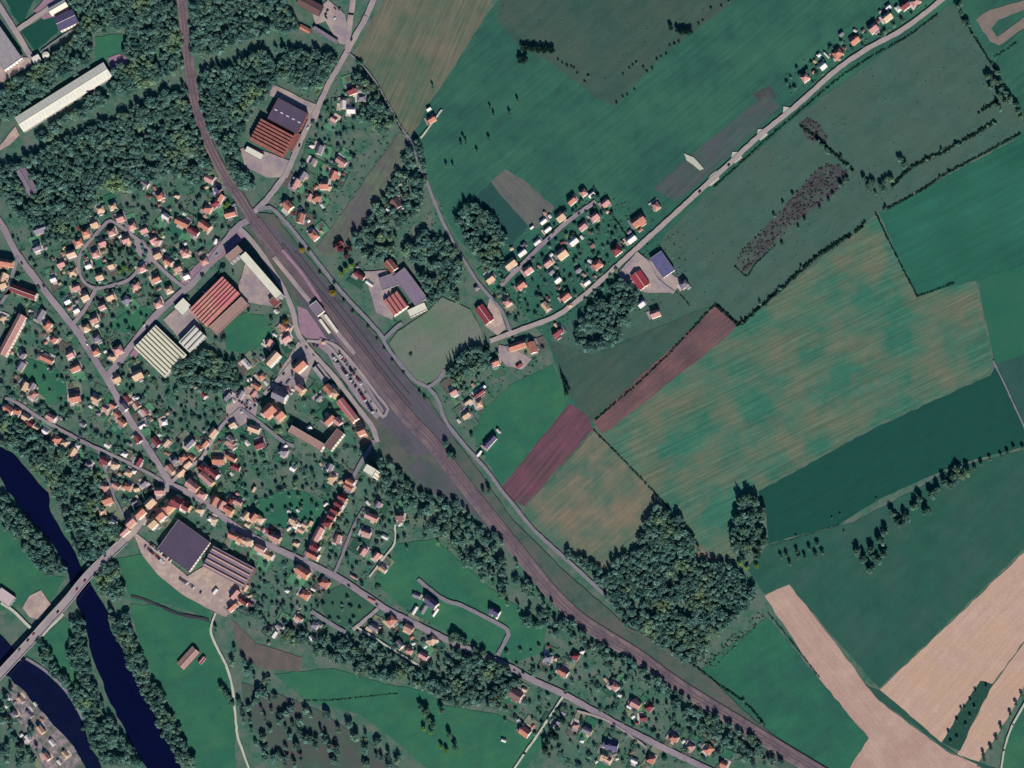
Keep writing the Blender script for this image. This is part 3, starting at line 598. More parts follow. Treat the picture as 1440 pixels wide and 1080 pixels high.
# each line: tile origin x, y, zoom, then "x,y,colour[,length,width,angle[,height]]" as measured on the map
HD = """
0 260 7.2 20|1020,250,t;1145,220,t;955,395,t;870,485,o;800,580,o;725,700,t,12,9;1220,340,s;1340,420,s;1130,480,s;1280,560,s;1040,590,s;965,700,s;895,820,w,8,7;1010,930,t;1125,820,t,8,8;620,800,s;735,890,t;540,955,w,8,7;775,1040,s;1380,1020,s;420,450,g,19,11,20;375,640,g,10,8;60,790,o,22,9,-10,6;30,1010,t
0 270 4 25|800,430,s;880,490,o;950,550,t;890,630,s;620,590,t;575,645,s,9,7;710,610,g,11,10,50,4;530,720,s;485,765,t;545,750,w,5,5;545,825,g;430,665,w,8,7;480,590,t;380,615,w,8,7;810,215,s;865,270,s;885,355,t;940,395,t;1000,430,s;1050,475,w,8,8;1040,345,s;1150,390,s;900,25,o;935,140,w,10,8,-35;270,750,o,12,9,50;305,830,o,9,8,50;265,940,o,19,8,-25,3;395,915,s,9,9;425,990,o,13,9;540,900,o,10,8;665,890,s,13,11;630,930,t,9,7,-30;775,1030,t,14,11;660,1050,t;20,480,t,12,7,70
200 230 7.2 -30|410,600,o,20,9,-25;520,690,r,15,8,-32;635,630,o,16,10,-35;660,460,o,10,9;740,410,r,10,8,50;790,350,o,10,8,60;680,160,s,12,9,-25;890,510,o,15,8,15;770,270,p,8,8;150,790,s,9,8;160,930,t,8,7;270,1000,o,10,8;430,900,s,10,7;30,210,g,10,8;350,330,t,6,5;740,790,w,7,5,60
0 400 7.2 60|210,830,g,13,9,60;250,1030,t,12,8,60;410,310,g,16,9,60,3;30,340,t,8,7;230,720,g,9,7;330,1030,g,9,7
0 540 7.2 -30|90,260,o,13,9,-35;175,275,o,10,8;270,340,t,11,9;310,400,r,11,8;370,440,t,8,6;460,480,w,8,7;520,340,s,12,8,-30;580,560,o,11,9;650,600,t,8,8;740,690,t,12,8,60;780,630,w,7,6;890,820,g,9,7;765,140,o,15,12,10;970,150,t,10,7;1070,250,s,8,7;1150,220,o,8,7;1195,315,o,9,7,-40;1240,390,o,9,8,-40;1090,620,w,7,6;840,410,g,7,6;1070,780,r,12,9;1170,820,t,9,7;1300,900,t,10,8;1355,885,w,6,5;1260,710,w,8,6;1405,790,r,12,8,60;340,110,s,10,8,50;1000,300,g,5,5;1060,1040,s,10,8;1180,1030,s,10,8;1290,1040,o,10,8
0 540 4 10|605,650,o,14,12,20;580,720,t,9,8;640,780,w,9,7,-30;700,130,g,10,7,-50;770,80,w,7,5;800,235,w,9,6,30;925,215,w,8,7;545,690,g,6,6;430,415,g,7,6;770,590,t,8,6;810,560,g,8,7,45
160 520 7.2 -50|140,300,r,10,6,-55;215,295,w,6,5;245,345,r,9,6,-55;320,430,s,10,6,-50;430,730,r,13,8,-50;530,740,t,11,6,50;465,660,w,5,4;250,700,r,10,7,-50;620,920,g,9,7,40;575,1005,s,12,8,-50;705,890,o,9,8,40;790,890,o,8,7,-30;745,955,t,11,7,40;680,1040,t,13,7,40;1005,640,t,13,9,50;925,750,o,10,7,50;865,790,o,7,7;770,745,g,14,8,45;1060,915,o,16,12,0;1190,890,o,14,7,-30;1180,700,g,9,7,-50;1205,775,s,9,7,-50;920,1025,r,18,9,-40;1235,990,r,12,7,-20;905,250,r,9,6;1150,270,g,12,8,50;1350,740,w,7,5
120 640 7.2 42|460,680,s,13,10,42,7;560,585,o,14,10,42,8;660,480,t,14,10,42,8;760,365,s,13,9,0,6;680,690,t,12,12,42,8;760,610,o,12,12,42,8;845,530,o,13,11,42,8;935,480,r,15,13,-30,8;1020,520,r,12,10,-30,7;400,775,s,14,7,42,6;1090,310,s,18,11,-38,7;1230,240,s,22,8,-40,7;1285,170,r,20,8,-40,7;1180,400,s,12,9,-30,6;500,480,g,9,6,30
240 620 7.2 -30|450,610,o,9,12,-30,7;520,650,s,9,12,-30,7;590,700,o,12,9,-30,7;610,610,r,9,7,60;690,620,s,9,7,-30;770,755,t,10,9,50;845,770,o,10,9,50,6;900,790,t,9,10,50;1010,920,r,10,8;1060,980,s,14,9,-25,6;640,960,o,12,9,-25,7;710,990,o,10,9,-25,7;790,1020,t,10,9,-25,7;400,790,w,6,6;440,800,t,8,7;290,700,t,9,7,-30;900,40,r,13,10,20;1140,110,g,11,9,-30;1240,280,w,7,7;1255,830,t,10,8,-30;1300,850,w,6,5;1270,1040,t,8,6;780,850,t,6,6;840,490,t,4,7
180 720 7.2 -30|1180,290,t,12,8,-25,7;1340,370,s,14,9,-25,6;1420,440,t,12,7,-25;1080,830,s,14,8,50;1170,900,r,14,7,-35;1230,920,r,10,6,-35;1060,960,o,14,7,40;880,800,w,8,5,50;1190,770,t,9,5,60
400 640 7.2 -28|480,230,t,10,9,-30;460,120,g,8,9;665,275,o,11,7,-28,6;650,325,o,12,6,-28,6;590,435,r,12,6,-28,6;552,500,r,12,6,-28,6;515,565,r,12,6,-28,6;480,625,r,10,6,-28,6;430,690,r,11,9,-28,6;340,800,s,20,9,62,6;310,935,r,12,9,-28,6;290,1010,o,16,10,-28,6;890,630,s,15,8,-25;945,500,g,8,8,60;1170,620,b,11,10,0;830,785,s,12,7,-20;1020,830,w,8,5;930,1020,s,10,9,50;540,850,s,12,8,70;90,660,t,9,8;115,715,w,8,7,60;210,710,t,8,7;260,690,t,7,6,60;170,760,t,8,7
380 760 7.2 -35|330,320,o,18,12,-35,6;550,430,o,13,11,-35,5;350,550,o,13,10,-35;300,790,s,8,7;450,860,g,9,8;500,850,g,7,6;420,990,w,7,6;940,110,s,10,9,55;1140,290,t,10,7,-35;1225,810,o,12,11,45;1050,880,g,12,8,-30;1100,880,t,5,4;100,870,g,9,6,-30;40,950,w,6,9;170,510,w,5,4;850,370,s,10,3,-30,2.8;1030,600,o,10,3,-25,2.8
540 800 7.2 -30|250,600,s,12,9,-30;490,720,t,11,10,45;400,880,s,12,8,-30;160,760,g,10,7,-50;250,830,s,9,7,-30;480,340,p,17,11,-38,6;400,410,g,12,5,60;310,420,w,12,4,58,3;330,270,g,10,6,-20;1120,430,p,14,10,-30,5;1150,470,w,10,4,62,3;520,440,w,12,3,55,3
660 930 7.2 -25|470,340,b,17,13,-30,5;560,285,t,6,5;560,710,o,14,12,-35,5;950,110,o,13,10,-30;1075,650,s,8,7;1190,700,g,13,8,-25;870,640,g,11,7,55;960,520,g,7,6;1410,840,p,14,10,-20;1370,960,t,9,7;1140,805,w,5,4;350,800,w,6,4,-20,2.6
720 810 4 -25|200,460,g,11,9,-20;355,450,r,9,10,60;395,425,w,5,5;575,620,s,11,9,-45;605,670,w,5,4;695,720,s,13,11,-30;770,740,r,10,9,50;910,910,o,11,9,-30;1005,960,s,9,8,-30;1105,975,o,12,10,45;780,1030,o,10,10,-30;560,955,p,17,12,-10;530,1030,t,12,6,-30;1190,1060,o,9,8;250,465,t,6,6;690,1040,w,9,6;740,800,r,9,7,0;660,735,w,6,4,-30
380 90 7.2 -30|830,270,r,13,10,20;740,415,w,7,11,0,4;820,470,w,11,8,0,4;930,345,g,12,9,0,3;645,560,s,8,7;500,870,g,12,8,70;420,830,w,6,5;720,990,s,14,8,-35;1120,400,t,5,4
380 210 7.2 60|430,120,g,8,7;640,265,o,12,9,65;545,365,o,12,11,0;590,390,t,7,6;470,495,o,10,9,60;395,480,s,8,6;330,270,g,12,8,60;255,350,s,14,8,62;180,575,o,12,11,-45;310,700,o,13,9,75;440,870,o,13,10,-50;1275,555,b,14,12,-50;1320,620,w,10,3,50,3;690,970,r,13,9,50;1210,620,w,9,5,-30,3;260,300,w,6,4,-30
300 320 7.2 -45|725,1010,o,10,7,-40;640,850,w,5,5
360 270 4 20|75,840,s,8,7;165,830,s,8,7;95,938,t,22,10,48,9;248,978,o,17,12,42,8;585,470,r,14,7,-35;640,515,w,11,4,-35;305,510,t,1,1;380,845,t,6,5,0;175,765,s,9,6,-30
320 460 6 30|350,130,s,9,7,60;500,90,s,9,7;440,580,g,19,13,-25,7;350,705,o,17,15,42,8;440,740,o,12,12,42,7;860,780,o,15,10,42,6;930,800,s,10,8,-40,6;250,500,o,9,7,-30;285,415,o,8,7;220,560,s,9,6,50;160,310,w,14,7,-50,4;225,860,t,15,9,-20;480,1010,w,8,5,40;620,520,s,10,9,-40,8;860,530,o,14,10,-50,7;900,560,t,10,9,-50,7;1130,880,o,11,10,20,7;690,850,w,6,6;40,820,t,9,8;30,980,s,12,7,-30;770,600,g,10,5,40;110,570,g,12,6,60,4;480,500..
640 220 4 38|655,250,o,11,8;720,205,s,9,8;765,215,w,9,5;845,262,s,11,9;590,340,t,12,11;785,340,s,10,9;715,395,s,11,9;520,410,w,10,5;495,365,w,9,6;430,400,w,5,3;460,482,w,10,6;375,542,w,12,6;665,478,w,12,8;600,548,t,14,12;520,600,s,11,9;410,640,s,12,9;370,725,o,12,10;310,605,t,16,11;195,690,t,11,10;290,820,s,9,9;575,695,w,9,7;740,710,w,9,6;620,790,o,13,9;510,845,t,12,8,-50;800,610,o,13,10;905,530,r,12,11;1028,362,o,18,12,35;990,465,w,13,8;1130,280,s,10,9,-55;575,992,r,14,8,35;1285,720,g,11,9;1125,885,s,13,9,20;1045,830,w,9,7;540,650,g,7,6;690,640,g,8,6;385,500,g,7,6;645,840,t,6,5;770,500,b,6,6;120,740,g,6,5
620 420 4 15|430,265,o,24,10,18,5;515,275,o,10,15,18,5;305,360,o,11,9,20;70,525,s,10,8,30;150,580,t,10,5,38;215,535,r,16,5,38;215,590,t,8,8;140,655,t,11,8,35;275,805,p,20,8,48;440,375,r,8,6,30;235,500,w,8,4,40;325,745,w,6,3,-50;215,870,w,9,3,50;85,545,w,7,3,30
1090 0 7.2 38|300,790,s,10,9;480,670,w,9,8;520,560,w,9,2,-45;630,545,o,13,11;800,410,o,13,9;985,290,s,12,11;1130,175,t,13,9;1140,75,w,7,6;665,345,g,6,5;1310,60,r,12,9;1420,20,s,12,9;1240,90,w,6,8;440,560,w,5,4
0 960 1 -50|30,24,t,9,6;42,44,g,10,6;58,66,t,11,7;74,84,w,9,6;92,100,t,9,6;20,44,g,9,7;40,78,w,9,6;66,104,s,10,7;12,20,w,8,5;50,30,w,5,3;84,112,w,7,4
600 120 7.2 30|50,345,o,11,8;20,240,w,6,4
"""
for ln in HD.strip().splitlines():
    head, body = ln.split('|'); ox, oy, zm, da = [float(v) for v in head.split()]
    for it in body.split(';'):
        f = it.split(',')
        try: x, y = ox+float(f[0])/zm, oy+float(f[1])/zm
        except ValueError: continue
        if len(f) < 3 or (len(f) > 4 and float(f[3]) < 2): continue
        L = float(f[3]) if len(f) > 4 else 10.; W = float(f[4]) if len(f) > 4 else 8.5
        ang = float(f[5]) if len(f) > 5 else da; h = float(f[6])*(1.35 if float(f[6]) >= 6 else 1) if len(f) > 6 else None
        if W > L: L, W, ang = W, L, ang+90
        nm = 'outbuilding' if L*W < 34 else 'house'
        house(x, y, f[2], L, W, ang, h, name=nm, cat='outbuilding' if nm != 'house' else 'house')

SR = random.Random(77)
def put_sheds(n):
    hs = [h for h in HOUSES if h[4]*h[5] > 50]; k = 0; tries = 0
    while k < n and tries < 4000:
        tries += 1; (_, x, y, c, L, W) = SR.choice(hs); a = SR.uniform(0, 6.28); d = SR.uniform(9, 16); px, py = x+d*cos(a), y+d*sin(a)
        if not (3 < px < 1437 and 3 < py < 1077) or BLOCK[int(py)-3:int(py)+4, int(px)-3:int(px)+4].any(): continue
        shed(px, py, SR.choice('wwggtsorb'), SR.choice((3.5, 4.5, 6)), SR.choice((3, 3.5)), SR.choice((38, -50, 20, -30))); k += 1
put_sheds(150)
def big(name, label, cat, x, y, L, W, ang, h, roof, rc, wall=None, teeth=6, group=None, glass=True, parapet=True, slope=None, sky=0, edge=None):
    """a large building: roof in {'flat','saw','gable','monitor'}; x, y where its roof shows on the map"""
    x += h*LEAN; y += h*LEAN
    BLOCK[poly_mask(rect_pts(x, y, L+3, W+3, ang))] = True
    root = empty(name, P(x, y, 0), radians(ang)); tag(root, label, cat, group)
    wall = wall or m_conc; X, Y = L/2, W/2
    b = MB(); b.box(-X, X, -Y, Y, 0, h, 0)
    n = max(2, int(L/5)); e = .04
    for f in range(max(1, int(h/3.2))):
        z0 = 1.1+f*3.1
        for q in range(n):
            cx = -X+(q+.5)*L/n
            b.face([(cx-1.1,-Y-e,z0),(cx+1.1,-Y-e,z0),(cx+1.1,-Y-e,z0+1.4),(cx-1.1,-Y-e,z0+1.4)], 1)
            b.face([(cx+1.1,Y+e,z0),(cx-1.1,Y+e,z0),(cx-1.1,Y+e,z0+1.4),(cx+1.1,Y+e,z0+1.4)], 1)
        for q in range(max(1, int(W/5))):
            cy = -Y+(q+.5)*W/max(1, int(W/5))
            b.face([(X+e,cy-1.1,z0),(X+e,cy+1.1,z0),(X+e,cy+1.1,z0+1.4),(X+e,cy-1.1,z0+1.4)], 1)
            b.face([(-X-e,cy+1.1,z0),(-X-e,cy-1.1,z0),(-X-e,cy-1.1,z0+1.4),(-X-e,cy+1.1,z0+1.4)], 1)
    obj('wall', b.mesh('wall', [wall, m_glass]), root)
    r = MB()
    if roof == 'flat':
        r.box(-X-.15, X+.15, -Y-.15, Y+.15, h+.003, h+.35, 0)
        ro = obj('roof', r.mesh('roof', [rc]), root)
        p = MB()
        for a in ((-X-.4, X+.4, -Y-.4, -Y-.16), (-X-.4, X+.4, Y+.16, Y+.4), (-X-.4, -X-.16, -Y-.15, Y+.15), (X+.16, X+.4, -Y-.15, Y+.15)): p.box(*a, h-.2, h+.9, 0)
        obj('parapet', p.mesh('parapet', [edge or m_conc]), ro)
    elif roof == 'saw':
        d = W/teeth; s = slope or d*.45
        for k in range(teeth):
            y0 = -Y+k*d; y1 = y0+d; yr = y0+d*.8      # tiled slope faces south-east, glazing faces north-west
            r.face([(-X,y0,h+.01),(X,y0,h+.01),(X,yr,h+s),(-X,yr,h+s)], 0)
            r.face([(X,y1,h+.01),(-X,y1,h+.01),(-X,yr,h+s),(X,yr,h+s)], 1)
            r.face([(X,y0,h+.01),(X,y1,h+.01),(X,yr,h+s)], 2); r.face([(-X,y1,h+.01),(-X,y0,h+.01),(-X,yr,h+s)], 2)
        ro = obj('roof', r.mesh('roof', [rc, edge or m_glass, wall]), root)
    elif roof == 'monitor':
        r.box(-X-.2, X+.2, -Y-.2, Y+.2, h+.003, h+.3, 0); ro = obj('roof', r.mesh('roof', [rc]), root)
        for k in range(teeth):
            cy = -Y+(k+.5)*W/teeth; q = MB(); ww = W/teeth*.22
            q.face([(-X*.96,cy-ww,h+.3),(X*.96,cy-ww,h+.3),(X*.96,cy,h+.3+ww*1.1),(-X*.96,cy,h+.3+ww*1.1)], 0)
            q.face([(X*.96,cy+ww,h+.3),(-X*.96,cy+ww,h+.3),(-X*.96,cy,h+.3+ww*1.1),(X*.96,cy,h+.3+ww*1.1)], 1)
            q.face([(X*.96,cy-ww,h+.3),(X*.96,cy+ww,h+.3),(X*.96,cy,h+.3+ww*1.1)], 0); q.face([(-X*.96,cy+ww,h+.3),(-X*.96,cy-ww,h+.3),(-X*.96,cy,h+.3+ww*1.1)], 0)
            obj('roof_lantern', q.mesh('roof_lantern', [edge or m_conc, m_glass]), ro)
    else:
        s = slope or W*.2; o_ = .5
        for (a, bb) in ((-1, 1), (1, -1)):
            pass
        r.face([(-X-o_,-Y-o_,h-.1),(X+o_,-Y-o_,h-.1),(X+o_,0,h+s),(-X-o_,0,h+s)], 0); r.face([(X+o_,Y+o_,h-.1),(-X-o_,Y+o_,h-.1),(-X-o_,0,h+s),(X+o_,0,h+s)], 0)
        r.face([(X,-Y,h),(X,Y,h),(X,0,h+s-.1)], 1); r.face([(-X,Y,h),(-X,-Y,h),(-X,0,h+s-.1)], 1)
        r.box(-X-o_, X+o_, -.25, .25, h+s-.05, h+s+.12, 1)
        ro = obj('roof', r.mesh('roof', [rc, wall]), root)
    if sky:
        for k in range(sky):
            for sgn in ((-1, 1) if roof == 'gable' else (0,)):
                cx = -X+(k+.5)*L/sky; q = MB()
                if roof == 'gable':
                    s_ = slope or W*.2; za = h+s_*.28+.1; zb = h+s_*.72+.1; ya = sgn*Y*.72; yb = sgn*Y*.28
                    pts = [(cx-.8,ya,za),(cx+.8,ya,za),(cx+.8,yb,zb),(cx-.8,yb,zb)]
                    q.face(pts if sgn < 0 else pts[::-1])
                else: q.box(cx-2, cx+2, -.8, .8, h+.35, h+.9)
                obj('skylight', q.mesh('skylight', [m_sky]), ro)
    return root
m_sky = mat('skylight_panel', (200, 200, 204), (188, 188, 194), .5, rough=.3)
m_redtile = mat('factory_red_tiles', (134, 86, 76), (108, 66, 64), .2, detail=6)
m_ortile = mat('factory_orange_tiles', (166, 118, 104), (140, 94, 88), .2, c3=(158, 92, 96), scale3=.04, detail=6)
m_tanroof = mat('tan_roof', (160, 130, 118), (146, 118, 110), .2)
m_pgrey = mat('lilac_grey_roof', (128, 114, 128), (116, 104, 118), .2)
m_lglaze = mat('pale_roof_glazing', (188, 160, 150), (170, 140, 136), .3, rough=.4)
m_rib = mat('grey_rib', (150, 150, 120), (136, 138, 112), .5)  # olive-grey sheeting of the roof ribs
# white buildings carry ribs
big('warehouse', 'very long white ribbed warehouse in a woodland clearing', 'warehouse', 90, 137, 146, 23, 32, 6, 'gable', m_white, m_conc, slope=2.6, sky=26)
big('factory_hall', 'dark slate-roofed factory hall beside the north road, skylights in a row', 'factory', 405, 164, 46, 32, -28, 8, 'flat', m_slate, m_brick, sky=5, edge=m_redtile)
big('factory_hall', 'red sawtooth-roofed factory hall joined to the slate hall by north road', 'factory', 383, 194, 52, 34, -28, 7, 'saw', m_redtile, m_brick, teeth=7)
big('factory_annex', 'low white annex at the foot of the red sawtooth factory', 'factory', 358, 216, 26, 8, -28, 4, 'flat', m_white, m_conc)
big('factory_annex', 'narrow brick annex along the road side of the red sawtooth factory', 'factory', 414, 200, 26, 8, 62, 5, 'flat', m_redtile, m_brick)
big('factory_hall', 'large orange and pink sawtooth-roofed factory south of the ring-road estate', 'factory', 302, 424, 66, 34, 45, 7, 'saw', m_ortile, m_brick, teeth=7, edge=m_lglaze)
big('factory_annex', 'flat tan-roofed hall along the south side of the orange sawtooth factory', 'factory', 322, 444, 62, 14, 43, 5, 'flat', m_tanroof, m_brick)
big('factory_hall', 'big square cream-white ribbed factory hall by the avenue', 'factory', 226, 494, 60, 44, -44, 7, 'monitor', m_white, m_conc, teeth=8, edge=m_rib)
big('factory_annex', 'small square white hall between the cream factory and the estate road', 'factory', 258, 432, 18, 17, 45, 6, 'flat', m_white, m_conc)
big('factory_hall', 'white ridged hall wedged between cream and orange factories', 'factory', 271, 477, 32, 21, 46, 8, 'monitor', m_white, m_conc, teeth=3, edge=m_conc)
big('works_block', 'long narrow white-roofed works block beside the station road', 'works', 368, 388, 78, 11, -49, 15, 'flat', m_white, m_conc)
big('works_block', 'short tan-roofed block closing the works yard near level crossing', 'works', 330, 358, 24, 11, 40, 13, 'flat', m_tanroof, m_conc)
big('works_block', 'square red-roofed block at the south tip of the long white works', 'works', 387, 424, 12, 12, -49, 6, 'flat', m_redtile, m_brick)
big('school', 'long slate-grey L-wing hall north of the football pitch', 'school', 577, 404, 52, 20, -53, 6, 'flat', m_pgrey, m_conc)
big('school_wing', 'grey flat wing between the red gable and orange sawtooth roofs', 'school', 547, 396, 24, 17, 20, 5, 'flat', m_pgrey, m_conc)
big('workshop', 'small workshop with orange sawtooth roof north of the football pitch', 'workshop', 557, 427, 26, 25, -55, 5, 'saw', m_ortile, WALLC[0], teeth=4)
big('workshop', 'cream flat-roofed annex facing the football pitch', 'workshop', 587, 436, 26, 10, 25, 4, 'flat', m_white, WALLC[0])
big('gymnasium', 'bright red gabled building at the top of the school complex', 'gymnasium', 550, 374, 16, 12, -50, 6, 'gable', m_redtile, WALLC[0], slope=3)
big('factory_hall', 'huge dark purple-grey flat-roofed factory near the bridge road', 'factory', 259, 767, 54, 50, -36, 7, 'flat', m_slate, WALLC[0])
big('factory_hall', 'purple-grey factory with pale parallel roof ridges south of high street', 'factory', 322, 797, 66, 32, -28, 7, 'monitor', m_pgrey, m_brick, teeth=4, edge=m_tanroof)
big('apartment_block', 'long red-roofed apartment block parallel to the avenue', 'apartment block', 18, 471, 62, 11, 62, 9, 'gable', RM['s'], WALLC[0], slope=3)
big('apartment_block', 'dark red-roofed slab above the long apartment block', 'apartment block', 34, 411, 36, 10, -20, 8, 'gable', RM['r'], WALLC[0], slope=3)
big('apartment_block', 'long brown-grey slab of the courtyard blocks south of the station', 'apartment block', 431, 616, 52, 11, -30, 10, 'flat', m_tanroof, WALLC[0])
big('apartment_block', 'brown-roofed slab closing the courtyard east end', 'apartment block', 470, 618, 30, 11, 52, 10, 'flat', RM['b'], WALLC[0])
big('apartment_block', 'terracotta-roofed slab along the station road', 'apartment block', 489, 577, 36, 11, -52, 9, 'gable', m_ortile, WALLC[0], slope=2.6)
big('tower_block', 'tall narrow cream tower at the top of the row-house street', 'tower', 521, 661, 15, 11, -30, 27, 'flat', m_white, WALLC[0])
big('warehouse', 'cream-edged slate-roofed works hall in the north-west corner', 'warehouse', 94, 29, 28, 20, 25, 8, 'gable', RM['p'], WALLC[0], slope=2)
big('warehouse', 'white low-pitched shed beside the slate works hall', 'warehouse', 82, 11, 26, 10, 30, 6, 'gable', m_white, WALLC[0])
big('warehouse', 'big pale works building at the far west edge', 'warehouse', 2, 66, 60, 30, -55, 9, 'flat', m_conc, WALLC[1])
big('pump_house', 'small white cube beside the round tank', 'pump house', 52, 84, 11, 10, 30, 5, 'flat', m_white, WALLC[1])
big('shed', 'small cream shed where the works roads meet', 'shed', 28, 83, 10, 7, 20, 3, 'flat', m_white, WALLC[0])
big('barn', 'long tan-roofed barn alone in the riverside meadow', 'barn', 265, 925, 32, 13, 48, 4, 'gable', m_tanroof, m_dark, slope=2)
big('field_shed', 'little white-walled shed beside the tan barn', 'shed', 284, 928, 11, 5, 50, 3, 'gable', RM['r'], WALLC[1], slope=1)
big('depot', 'pale pink-roofed depot by the river west of bridge', 'depot', 8, 840, 24, 16, -35, 4, 'flat', mat('pale_pink_roof', (190, 172, 172), (176, 160, 160), .2), m_conc)
big('warehouse', 'grey-purple shed in the woods south of the white warehouse', 'warehouse', 39, 256, 40, 14, -60, 5, 'gable', m_pgrey, m_dark, slope=2)
big('sawmill', 'brown-roofed mill at the north end of the north road', 'mill', 436, 8, 34, 15, -28, 6, 'gable', RM['b'], m_dark, slope=2.4)
big('open_shed', 'long thin lilac-roofed shed beside the brown-roofed mill', 'shed', 458, 50, 38, 5, -32, 4, 'flat', m_pgrey, m_dark)
big('open_shed', 'short orange-roofed shed west of the thin lilac shed', 'shed', 429, 41, 16, 6, -28, 3, 'gable', RM['o'], m_dark)
big('village_hall', 'plain crimson-roofed hall beside the football pitch', 'hall', 681, 442, 26, 13, -54, 5, 'gable', mat('crimson_sheet', (128, 56, 66), (116, 50, 60), .15), WALLC[0], slope=1.6)
big('barn', 'red-roofed barn beside the blue-roofed hall', 'barn', 900, 394, 23, 16, -55, 5, 'gable', mat('red_sheet', (150, 60, 66), (130, 52, 60), .15), WALLC[0], slope=2)
big('sports_hall', 'large slate-blue-roofed hall on the east road', 'hall', 931, 372, 32, 19, -55, 5, 'flat', mat('blue_sheet', (92, 92, 128), (84, 84, 118), .12), WALLC[1])
big('station_building', 'white flat-roofed station building on the platform', 'station', 446, 434, 18, 12, -52, 6, 'flat', m_pgrey, WALLC[1], edge=m_white)
big('garage_row', 'row of grey lock-up garages behind the station road', 'garages', 452, 525, 26, 11, -52, 3, 'monitor', m_conc, m_conc, teeth=1)
for k, (x, y, L) in enumerate(((466, 455, 30), (457, 459, 24))):
    r = empty('platform_canopy', P(x+1, y+1, 0), radians(-54)); tag(r, ('long white canopy over the outer platform beside the tracks', 'shorter white canopy over the platform next to station square')[k], 'canopy')
    q = MB(); q.box(-L/2, L/2, -1.9, 1.9, 4.2, 4.45); obj('roof', q.mesh('canopy_roof', [m_white]), r)
    for i in range(5):
        q = MB(); q.cyl(-L/2+2+i*(L-4)/4, 0, .15, 1.0, 4.2, 8); obj('post', q.mesh('canopy_post', [m_dark]), r)
def slab_thing(name, label, cat, pts, wd, z, th, m):
    o = ribbon(name, pts, wd, m, z, thick=th, kind=None); tag(o, label, cat); return o
slab_thing('platform', 'long pale station platform between the two through tracks and sidings', 'platform', [(386,362),(415,398),(442,430),(470,462),(500,498)], 4, 2.9, .9, m_paving)
slab_thing('platform', 'narrow platform edge running up to the station building', 'platform', [(398,352),(424,383),(444,412),(452,425)], 3, 2.9, .9, m_pink)
# round tank
t = empty('storage_tank', P(66, 79, 0)); tag(t, 'round white storage tank beside the small white cube', 'tank')
q = MB(); q.cyl(0, 0, 5, 0, 4.5, 28); obj('tank_shell', q.mesh('tank_shell', [m_conc]), t); q = MB(); q.cyl(0, 0, 5.1, 4.5, 5.6, 28, r1=.6); obj('tank_roof', q.mesh('tank_roof', [m_white]), t)
# factory chimney-like vents omitted; bridge
BR = [(176,760),(160,776),(140,796),(118,820),(98,845),(75,870),(50,898),(25,925),(0,952),(-40,994),(-120,1080)]
def bridge():
    q = smooth_line(BR, 8); n = len(q); root = empty('road_bridge', P(90, 855, 0))
    tag(root, 'long pale road bridge crossing the river and the canal', 'bridge')
    ox, oy, _ = P(90, 855)
    def zz(i): x = q[i][0]; return 2.0+min(1, max(0, (176-x)/45))*5.0
    def strip(name, o0, o1, zlo, zhi, m):
        A = offset(q, o0); B = offset(q, o1); V = []; F = []
        for i in range(n):
            for (x, y), z in ((A[i], zz(i)+zlo), (A[i], zz(i)+zhi), (B[i], zz(i)+zhi), (B[i], zz(i)+zlo)):
                p = P(x, y, z); V.append((p[0]-ox, p[1]-oy, z))
        for i in range(n-1):
            for k in range(4): F.append((4*i+k, 4*i+(k+1) % 4, 4*i+4+(k+1) % 4, 4*i+4+k))
        return obj(name, mesh_from(name, V, F, [m]), root)
    strip('deck', -6, 6, -.9, 0, m_asph2)
    for s in (-1, 1):
        strip('pavement', *sorted((s*4.4, s*5.7)), .01, .16, m_paving); strip('parapet', *sorted((s*5.75, s*6.1)), -.95, 1.05, m_conc)
    for i in (n//8, n//4, 3*n//8, n//2, 5*n//8):
        x, y = q[i]; a, b_ = q[i+1]; ang = math.atan2(-(b_-y), a-x); mb = MB(); mb.box(-1, 1, -5.4, 5.4, 0, zz(i)-.92)
        o = obj('pier', mb.mesh('pier', [m_conc]), root); p = P(x, y); o.location = (p[0]-ox, p[1]-oy, 0); o.rotation_euler = (0, 0, ang)
    BLOCK[line_mask(q, 15)] = True
bridge()

